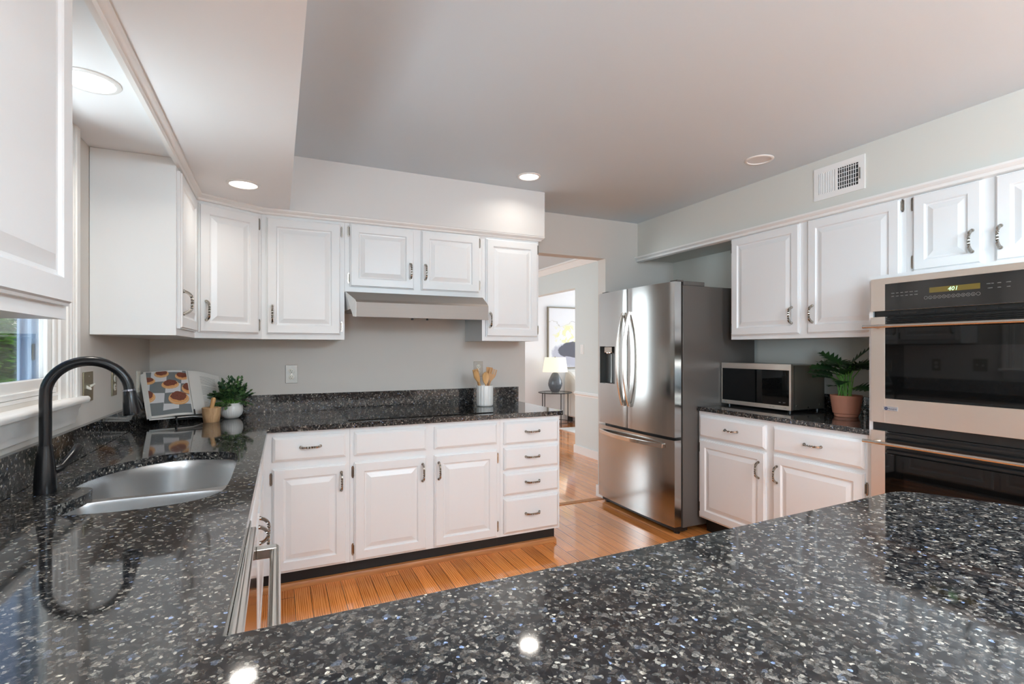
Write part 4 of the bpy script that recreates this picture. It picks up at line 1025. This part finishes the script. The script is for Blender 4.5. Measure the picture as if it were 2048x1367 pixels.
# ================================================================ PLATES ON THE WALLS
def outlet(m4, name, label, cat, plate, ins, kind, group=None):
    """local x right, z up, -y outwards, plate .07 x .115"""
    t = thing(name, label, cat, m4, group)
    w_ = {'duplex': .037, 'toggle2': .057, 'rocker': .036, 'blank': .036}[kind]
    bm = B(-w_, w_, -.005, 0, -.0600, .0600); bm.transform(m4); obj('plate', bm, plate, t, bevel=.0018)
    if kind == 'duplex':
        for s in (-1, 1):
            bm = lathe(bmesh.new(), [(0, 0), (.0165, 0), (.0165, .0022), (.0155, .003), (0, .003)], (0, 0, 0), 24)
            bm.transform(m4 @ T(0, -.005, s * .0200) @ Matrix.Rotation(pi / 2, 4, 'X')); so = obj('socket', bm, ins, t, sm=40)
            bm = boxes((-.0075, -.0050, -.0086, -.0079, s * .020 - .001, s * .020 + .0075), (.0050, .0072, -.0086, -.0079, s * .020 - .001, s * .020 + .0065), (-.0024, .0024, -.0086, -.0079, s * .020 - .0095, s * .020 - .0050)); bm.transform(m4); obj('slot', bm, DARK, so)
        bm = bmesh.new(); tube(bm, [(0, -.005, 0), (0, -.0062, 0)], .003, n=10); bm.transform(m4); obj('screw', bm, CHROME, t)
    else:
        if kind == 'toggle2':
            for dx, sg in ((.023, 1), (-.023, -1)):
                bm = prism(bmesh.new(), [(-.005, -.006), (-.005, .006), (-.020, .009 * sg + .003), (-.020, .009 * sg - .003)], lambda u_, v_, q: (q, u_, v_), dx - .005, dx + .005); bm.transform(m4); obj('toggle', bm, ins, t)
        elif kind == 'rocker':
            bm = boxes((-.016, .016, -.0075, -.005, -.033, .033)); bm.transform(m4); obj('rocker', bm, ins, t, bevel=.001)
        for dz in (.042, -.042):
            bm = bmesh.new(); tube(bm, [(0, -.005, dz), (0, -.0062, dz)], .003, n=10); bm.transform(m4); obj('screw', bm, CHROME, t)
outlet(RB(3.70) @ T(.084, 0, 1.163), 'wall_outlet', 'metal-plated duplex outlet on the wall left of the cooktop', 'outlet', STPLATE, IVORY, 'duplex')
outlet(RB(3.70) @ T(1.412, 0, 1.175), 'wall_outlet', 'metal-plated outlet half hidden behind the wooden utensils', 'outlet', STPLATE, IVORY, 'duplex')
outlet(RL(-.70) @ T(2.592, 0, 1.176), 'light_switch', 'wide aged brass switch plate with two ivory toggles beside the window sill', 'light switch', BRASS, IVORY, 'toggle2')
outlet(RL(-.70) @ T(2.955, 0, 1.170), 'wall_outlet', 'aged brass outlet plate on the window wall behind the faucet spray head', 'outlet', BRASS, IVORY, 'duplex')
outlet(RL(-.70) @ T(3.415, 0, 1.150), 'light_switch', 'ivory switch on the window wall just left of the cookbook', 'light switch', IVORY, IVORY, 'rocker')
outlet(RR(3.50) @ T(-5.49, 0, 1.33), 'light_switch', 'white light switch on the pale wall beyond the doorway', 'light switch', TRIMW, TRIMW, 'rocker')

# ================================================================ CEILING FITTINGS
def downlight(x, y, z, r, label, on=True, power=6, col=(1, .93, .84)):
    t = thing('recessed_light', label, 'ceiling light', T(x, y, z), 'recessed ceiling lights')
    bm = lathe(bmesh.new(), [(r, 0), (r, -.003), (r - .004, -.006), (r - .014, -.006), (r - .016, -.002), (r - .016, -.0005)], (x, y, z - .0003), 48); obj('trim_ring', bm, TRIMW, t, sm=40)
    if on: bm = lathe(bmesh.new(), [(r - .0155, 0), (0, 0)], (x, y, z - .003), 40)
    else: bm = lathe(bmesh.new(), [(r - .0155, -.001), (r - .024, -.0008), (r - .03, -.0004), (0, -.0004)], (x, y, z - .0008), 40)
    obj('lens', bm, EMITW if on else LENSOFF, t)
    if on:
        l = lamp('AREA', 'downlight', (x, y, z - .012), (0, 0, 0), power, col, shape='DISK', size=(r - .02) * 2)
        l.data.spread = radians(150); l.parent = t; l.matrix_basis = T(0, 0, -.012)
downlight(-.156, 2.886, 2.155, .078, 'lit recessed light in the soffit in front of the corner cabinets', power=1.2)
downlight(-.530, 1.975, 2.155, .082, 'lit recessed light directly over the sink window', power=3)
downlight(1.523, 3.042, CZ, .078, 'lit recessed ceiling light above the range hood end of the soffit', power=1.4)
downlight(2.659, 2.190, CZ, .082, 'unlit recessed ceiling light near the air vent', on=False)
for x, y, p_, lb in ((.55, .12, 9, 'unseen added fill downlight straight above the camera, over the peninsula'), (2.0, .2, 16, 'unseen added fill downlight over the free end of the peninsula'), (1.2, -1.5, 8, 'unseen added fill downlight at the middle of the breakfast end'), (2.6, -1.4, 8, 'unseen added fill downlight at the right of the breakfast end')): downlight(x, y, CZ, .078, lb, power=p_, col=(.92, .96, 1))  # downlights added out of view as fill for the kitchen
# air register on the right soffit
vt = thing('air_vent', 'white metal air register high on the wall above the right-hand cabinets', 'vent', RR(3.0) @ T(-1.9235, 0, 2.329))
bm = bmesh.new(); FV = RR(3.0)
u0, u1, z0, z1 = -2.073, -1.774, 2.232, 2.426
for b_ in ((u0, u1, -.006, 0, z0, z0 + .034), (u0, u1, -.006, 0, z1 - .034, z1), (u0, u0 + .030, -.006, 0, z0 + .034, z1 - .034), (u1 - .036, u1, -.006, 0, z0 + .034, z1 - .034), (-1.944, -1.928, -.006, 0, z0 + .034, z1 - .034)): box(bm, *b_)
bm.transform(FV); obj('frame', bm, TRIMW, vt)
bm = B(u0 + .02, u1 - .02, -.0012, -.0002, z0 + .02, z1 - .02); bm.transform(FV); obj('duct', bm, DARK, vt)
bm = bmesh.new()
for k in range(9):
    u_ = u0 + .034 + k * .0105; prism(bm, [(u_, -.0055), (u_ + .0010, -.0055), (u_ + .0062, -.0018), (u_ + .0052, -.0018)], lambda a, b, t: (a, b, t), z0 + .034, z1 - .034)
bm.transform(FV); obj('slats', bm, TRIMW, vt)
bm = bmesh.new()
for k in range(8):
    u_ = -1.928 + .0105 + k * .0130; box(bm, u_, u_ + .0022, -.0055, -.002, z0 + .034, z1 - .034)
for k in range(5):
    z_ = z0 + .034 + .016 + k * .0245; box(bm, -1.928, u1 - .036, -.0045, -.002, z_, z_ + .0028)
bm.transform(FV); obj('grid', bm, TRIMW, vt)
bm = boxes((u1 - .026, u1 - .0235, -.014, -.006, z0 + .06, z1 - .07)); bm.transform(FV); obj('lever', bm, STPLATE, vt)

# ================================================================ ROOM BEYOND THE DOORWAY
# side table
stx, sty = 4.455, 7.87
tb = thing('side_table', 'round glass-topped side table with thin black legs in the far living room', 'side table', T(stx, sty, 0))
bm = lathe(bmesh.new(), [(0, .572), (.288, .572), (.288, .578), (0, .578)], (stx, sty, 0), 48); obj('table_top', bm, TGLASS, tb)
def ring_tube(c, R_, z, r=.006, n=48):
    bm = bmesh.new(); P_ = [(c[0] + R_ * cos(2 * pi * k / n), c[1] + R_ * sin(2 * pi * k / n), z) for k in range(n + 1)]; tube(bm, P_, r, n=8, caps=False); return bm
obj('rim', ring_tube((stx, sty), .292, .572, .008), BLKM, tb); obj('lower_ring', ring_tube((stx, sty), .286, .055), BLKM, tb)
for a_ in (.15, 1.75, 3.35, 4.55):
    bm = bmesh.new(); tube(bm, [(stx + .292 * cos(a_), sty + .292 * sin(a_), .57), (stx + .292 * cos(a_), sty + .292 * sin(a_), 0)], .008, n=8, up=(1, 0, 0)); obj('leg', bm, BLKM, tb)
lm = thing('table_lamp', 'lit table lamp with slate ceramic base on the far side table', 'lamp', T(stx, sty, .5785))
bm = lathe(bmesh.new(), [(0, 0), (.062, 0), (.066, .006), (.10, .06), (.122, .115), (.125, .15), (.112, .215), (.072, .30), (.052, .335), (.03, .345), (0, .345)], (stx, sty, .5787), 32); obj('lamp_base', bm, LAMPG, lm, sm=60)
bm = bmesh.new(); tube(bm, [(stx, sty, .923), (stx, sty, 1.19)], .006, n=8, up=(1, 0, 0)); tube(bm, [(stx, sty, 1.185), (stx, sty, 1.205)], .012, n=10, up=(1, 0, 0)); obj('stem', bm, STPLATE, lm)
bm = lathe(bmesh.new(), [(.222, .935), (.185, 1.19), (.182, 1.19), (.218, .935)], (stx, sty, 0), 40); obj('lamp_shade', bm, SHADE, lm, sm=50)
# painting: generic abstract
pn = thing('painting', 'large framed abstract painting in grey, white and soft yellow on the far wall', 'painting', T(5.15, 8.195, .98))
def art():
    m, nt, b = newmat('abstract_canvas'); N = nt.nodes; L = nt.links
    tc = N.new('ShaderNodeTexCoord'); mp = N.new('ShaderNodeMapping'); L.new(tc.outputs['Object'], mp.inputs[0])
    n1 = N.new('ShaderNodeTexNoise'); n1.inputs['Scale'].default_value = 2.3; n1.inputs['Detail'].default_value = 3; n1.inputs['Distortion'].default_value = 1.3; L.new(mp.outputs[0], n1.inputs['Vector'])
    n2 = N.new('ShaderNodeTexNoise'); n2.inputs['Scale'].default_value = 5.5; n2.inputs['Detail'].default_value = 4; n2.inputs['Distortion'].default_value = 2; L.new(mp.outputs[0], n2.inputs['Vector'])
    sp = N.new('ShaderNodeSeparateXYZ'); L.new(tc.outputs['Object'], sp.inputs[0])
    def blob(cx_, cz_, rx, rz, soft):
        dx = mth(nt, 'DIVIDE', mth(nt, 'SUBTRACT', sp.outputs[0], cx_), rx); dz = mth(nt, 'DIVIDE', mth(nt, 'SUBTRACT', sp.outputs[2], cz_), rz)
        dd = mth(nt, 'ADD', mth(nt, 'ADD', mth(nt, 'MULTIPLY', dx, dx), mth(nt, 'MULTIPLY', dz, dz)), mth(nt, 'MULTIPLY', mth(nt, 'SUBTRACT', n1.outputs['Fac'], .5), 3.2))
        q = mth(nt, 'SUBTRACT', 1, dd); return mth(nt, 'MULTIPLY', mth(nt, 'MINIMUM', mth(nt, 'MAXIMUM', mth(nt, 'MULTIPLY', q, soft), 0), 1), .92)
    col = mixc(nt, mth(nt, 'MULTIPLY', n1.outputs['Fac'], .35), (.80, .80, .82), (.66, .67, .72))
    yl = mth(nt, 'MULTIPLY', blob(-.33, .62, .26, .28, 1.5), mth(nt, 'GREATER_THAN', n2.outputs['Fac'], .53)); col = mixc(nt, yl, col, (.78, .76, .42))
    col = mixc(nt, blob(-.30, .22, .34, .24, 2), col, (.42, .42, .50))
    col = mixc(nt, blob(-.16, .34, .28, .13, 6), col, (.07, .07, .09))
    ln = mth(nt, 'LESS_THAN', mth(nt, 'ABSOLUTE', mth(nt, 'SUBTRACT', mth(nt, 'ADD', sp.outputs[2], mth(nt, 'MULTIPLY', n1.outputs['Fac'], .5)), 1.10)), .006)
    col = mixc(nt, mth(nt, 'MULTIPLY', ln, .6), col, (.45, .42, .36)); L.new(col, b.inputs['Base Color']); b.inputs['Roughness'].default_value = .7
    return m
obj('canvas', B(4.49, 5.83, 8.170, 8.188, 1.0, 2.09), art(), pn)
obj('frame', boxes((4.470, 4.489, 8.155, 8.197, .98, 2.11), (5.831, 5.85, 8.155, 8.197, .98, 2.11), (4.489, 5.831, 8.155, 8.197, .98, .999), (4.489, 5.831, 8.155, 8.197, 2.091, 2.11)), pbr('bronze_picture_frame', (.24, .21, .16), .4, metal=.3), pn)
# sofa
so = thing('sofa', 'cream sofa with a rounded arm behind the side table in the far living room', 'sofa', T(5.7, 7.55, 0))
prof = [(6.95, .10), (6.92, .30), (6.98, .50), (7.10, .60), (7.30, .64), (7.60, .70), (7.85, .86), (8.0, .92), (8.12, .88), (8.15, .10)]
bm = prism(bmesh.new(), [(v.x, v.y) for v in catmull(prof, 5, closed=False)], lambda u_, v_, t: (t, u_, v_), 4.80, 5.0); obj('arm', bm, BOUC, so, sm=40, bevel=.05)
bm = prism(bmesh.new(), [(v.x, v.y) for v in catmull(prof, 5, closed=False)], lambda u_, v_, t: (t, u_, v_), 6.9, 7.1); obj('arm', bm, BOUC, so, sm=40, bevel=.05)
obj('seat', B(5.002, 6.898, 6.97, 7.80, .12, .44), BOUC, so, bevel=.05); obj('backrest', B(5.002, 6.898, 7.802, 8.14, .12, .90), BOUC, so, bevel=.08)
for x in (4.88, 7.0):
    for y in (7.02, 8.05): obj('foot', B(x - .03, x + .03, y - .03, y + .03, .0, .10), BLKM, so)
bm = bmesh.new(); bmesh.ops.create_uvsphere(bm, u_segments=20, v_segments=12, radius=1); bm.transform(T(5.24, 7.66, .66) @ Matrix.Rotation(.3, 4, 'X') @ Matrix.Diagonal((.21, .09, .20, 1)))
so.location.z = .0125
obj('throw_pillow', bm, pbr('tan_pillow_cloth', (.62, .48, .38), .9, vary=.25, vscale=9), None, sm=180, label='tan throw pillow against the arm of the far cream sofa', cat='pillow')
struct_rug = obj('rug', B(4.29, 7.6, 4.9, 7.45, .0005, .012), RUGM, None, label='white area rug in front of the far sofa', cat='rug')

# ================================================================ OUTSIDE
struct('ground', B(-40, -.84, -25, 45, -.62, -.60), LAWN)
def spray_tree(seed, H_, R_, n, mat_):
    """evergreen: sprays of narrow leaflets hung on a conical crown"""
    r_ = random.Random(seed); bm = bmesh.new()
    for q in range(4):
        z0_, z1_ = H_ * q * .23, H_ * min(1, q * .23 + .34); rr = R_ * (1 - q * .23) * .80
        ring_ = [bm.verts.new((rr * r_.uniform(.8, 1.1) * cos(2 * pi * i / 14), rr * r_.uniform(.8, 1.1) * sin(2 * pi * i / 14), z0_ + .15)) for i in range(14)]; top_ = bm.verts.new((0, 0, z1_))
        for i in range(14): bm.faces.new((ring_[i], ring_[(i + 1) % 14], top_))
    for k in range(n):
        t = r_.random() ** 1.3; h_ = H_ * (.06 + .94 * t); rr = R_ * (1 - t) ** .75 * r_.uniform(.55, 1.05) + .08; a_ = r_.uniform(0, 2 * pi)
        base = Vector((rr * cos(a_), rr * sin(a_), h_)); out = Vector((cos(a_), sin(a_), r_.uniform(-.45, .35))).normalized(); sd = out.cross(Vector((0, 0, 1))).normalized()
        L_ = r_.uniform(.18, .34)
        for q in range(7):
            s = (q / 6) * L_; w_ = (1 - q / 7) * .5 + .25; sg = 1 if q % 2 else -1
            p0 = base + out * s; d_ = (out * .75 + sd * sg * .8 + Vector((0, 0, r_.uniform(-.35, .1)))).normalized(); e = out.cross(d_).cross(d_).normalized() * .020
            tip = p0 + d_ * L_ * .45 * w_
            bm.faces.new([bm.verts.new(p0 - e), bm.verts.new(p0.lerp(tip, .6) - e * 1.2), bm.verts.new(tip), bm.verts.new(p0.lerp(tip, .6) + e * 1.2)])
    return finish(bm, 'foliage', mat_, None, recalc=False)
TM = [spray_tree(1, 5.2, 1.7, 4500, TREEL), spray_tree(2, 7.5, 2.2, 4800, TREEL2), spray_tree(3, 3.2, 1.5, 4500, TREEL)]
tb_ = bmesh.new(); tube(tb_, [(0, 0, -.05), (0, 0, 2.0), (0, 0, 4.0)], [.13, .09, .03], n=8, up=(1, 0, 0)); TRUNK = finish(tb_, 'trunk', BARK, 60)
for k, (x, y, ty, s, lb) in enumerate([
    (-3.1, 7.4, 2, 1.0, 'bright low evergreen shrub seen through the lower left window pane'),
    (-4.6, 11.6, 0, 1.0, 'sunlit evergreen standing behind the low shrub outside the sink window'),
    (-8.5, 17.2, 1, 1.0, 'deep green evergreen furthest away in the view through the sink window'),
    (-4.7, 2.7, 0, 1.1, 'evergreen straight out from the sink window, on the open lawn'),
    (-5.0, -2.2, 1, 1.0, 'tall evergreen outside the breakfast window'),
    (-9.9, 4.6, 1, 1.2, 'largest evergreen on the lawn, furthest from the house wall'),
    (-9.8, 11.2, 0, 1.4, 'broad evergreen in the second row across the lawn')]):
    m4 = T(x, y, -.60) @ RZ(k * 1.3) @ Matrix.Scale(s, 4)
    t = thing('evergreen_tree', lb, 'tree', m4, 'evergreens outside the window')
    obj('foliage', TM[ty], None, t, mat=m4); obj('trunk', TRUNK, None, t, mat=m4)
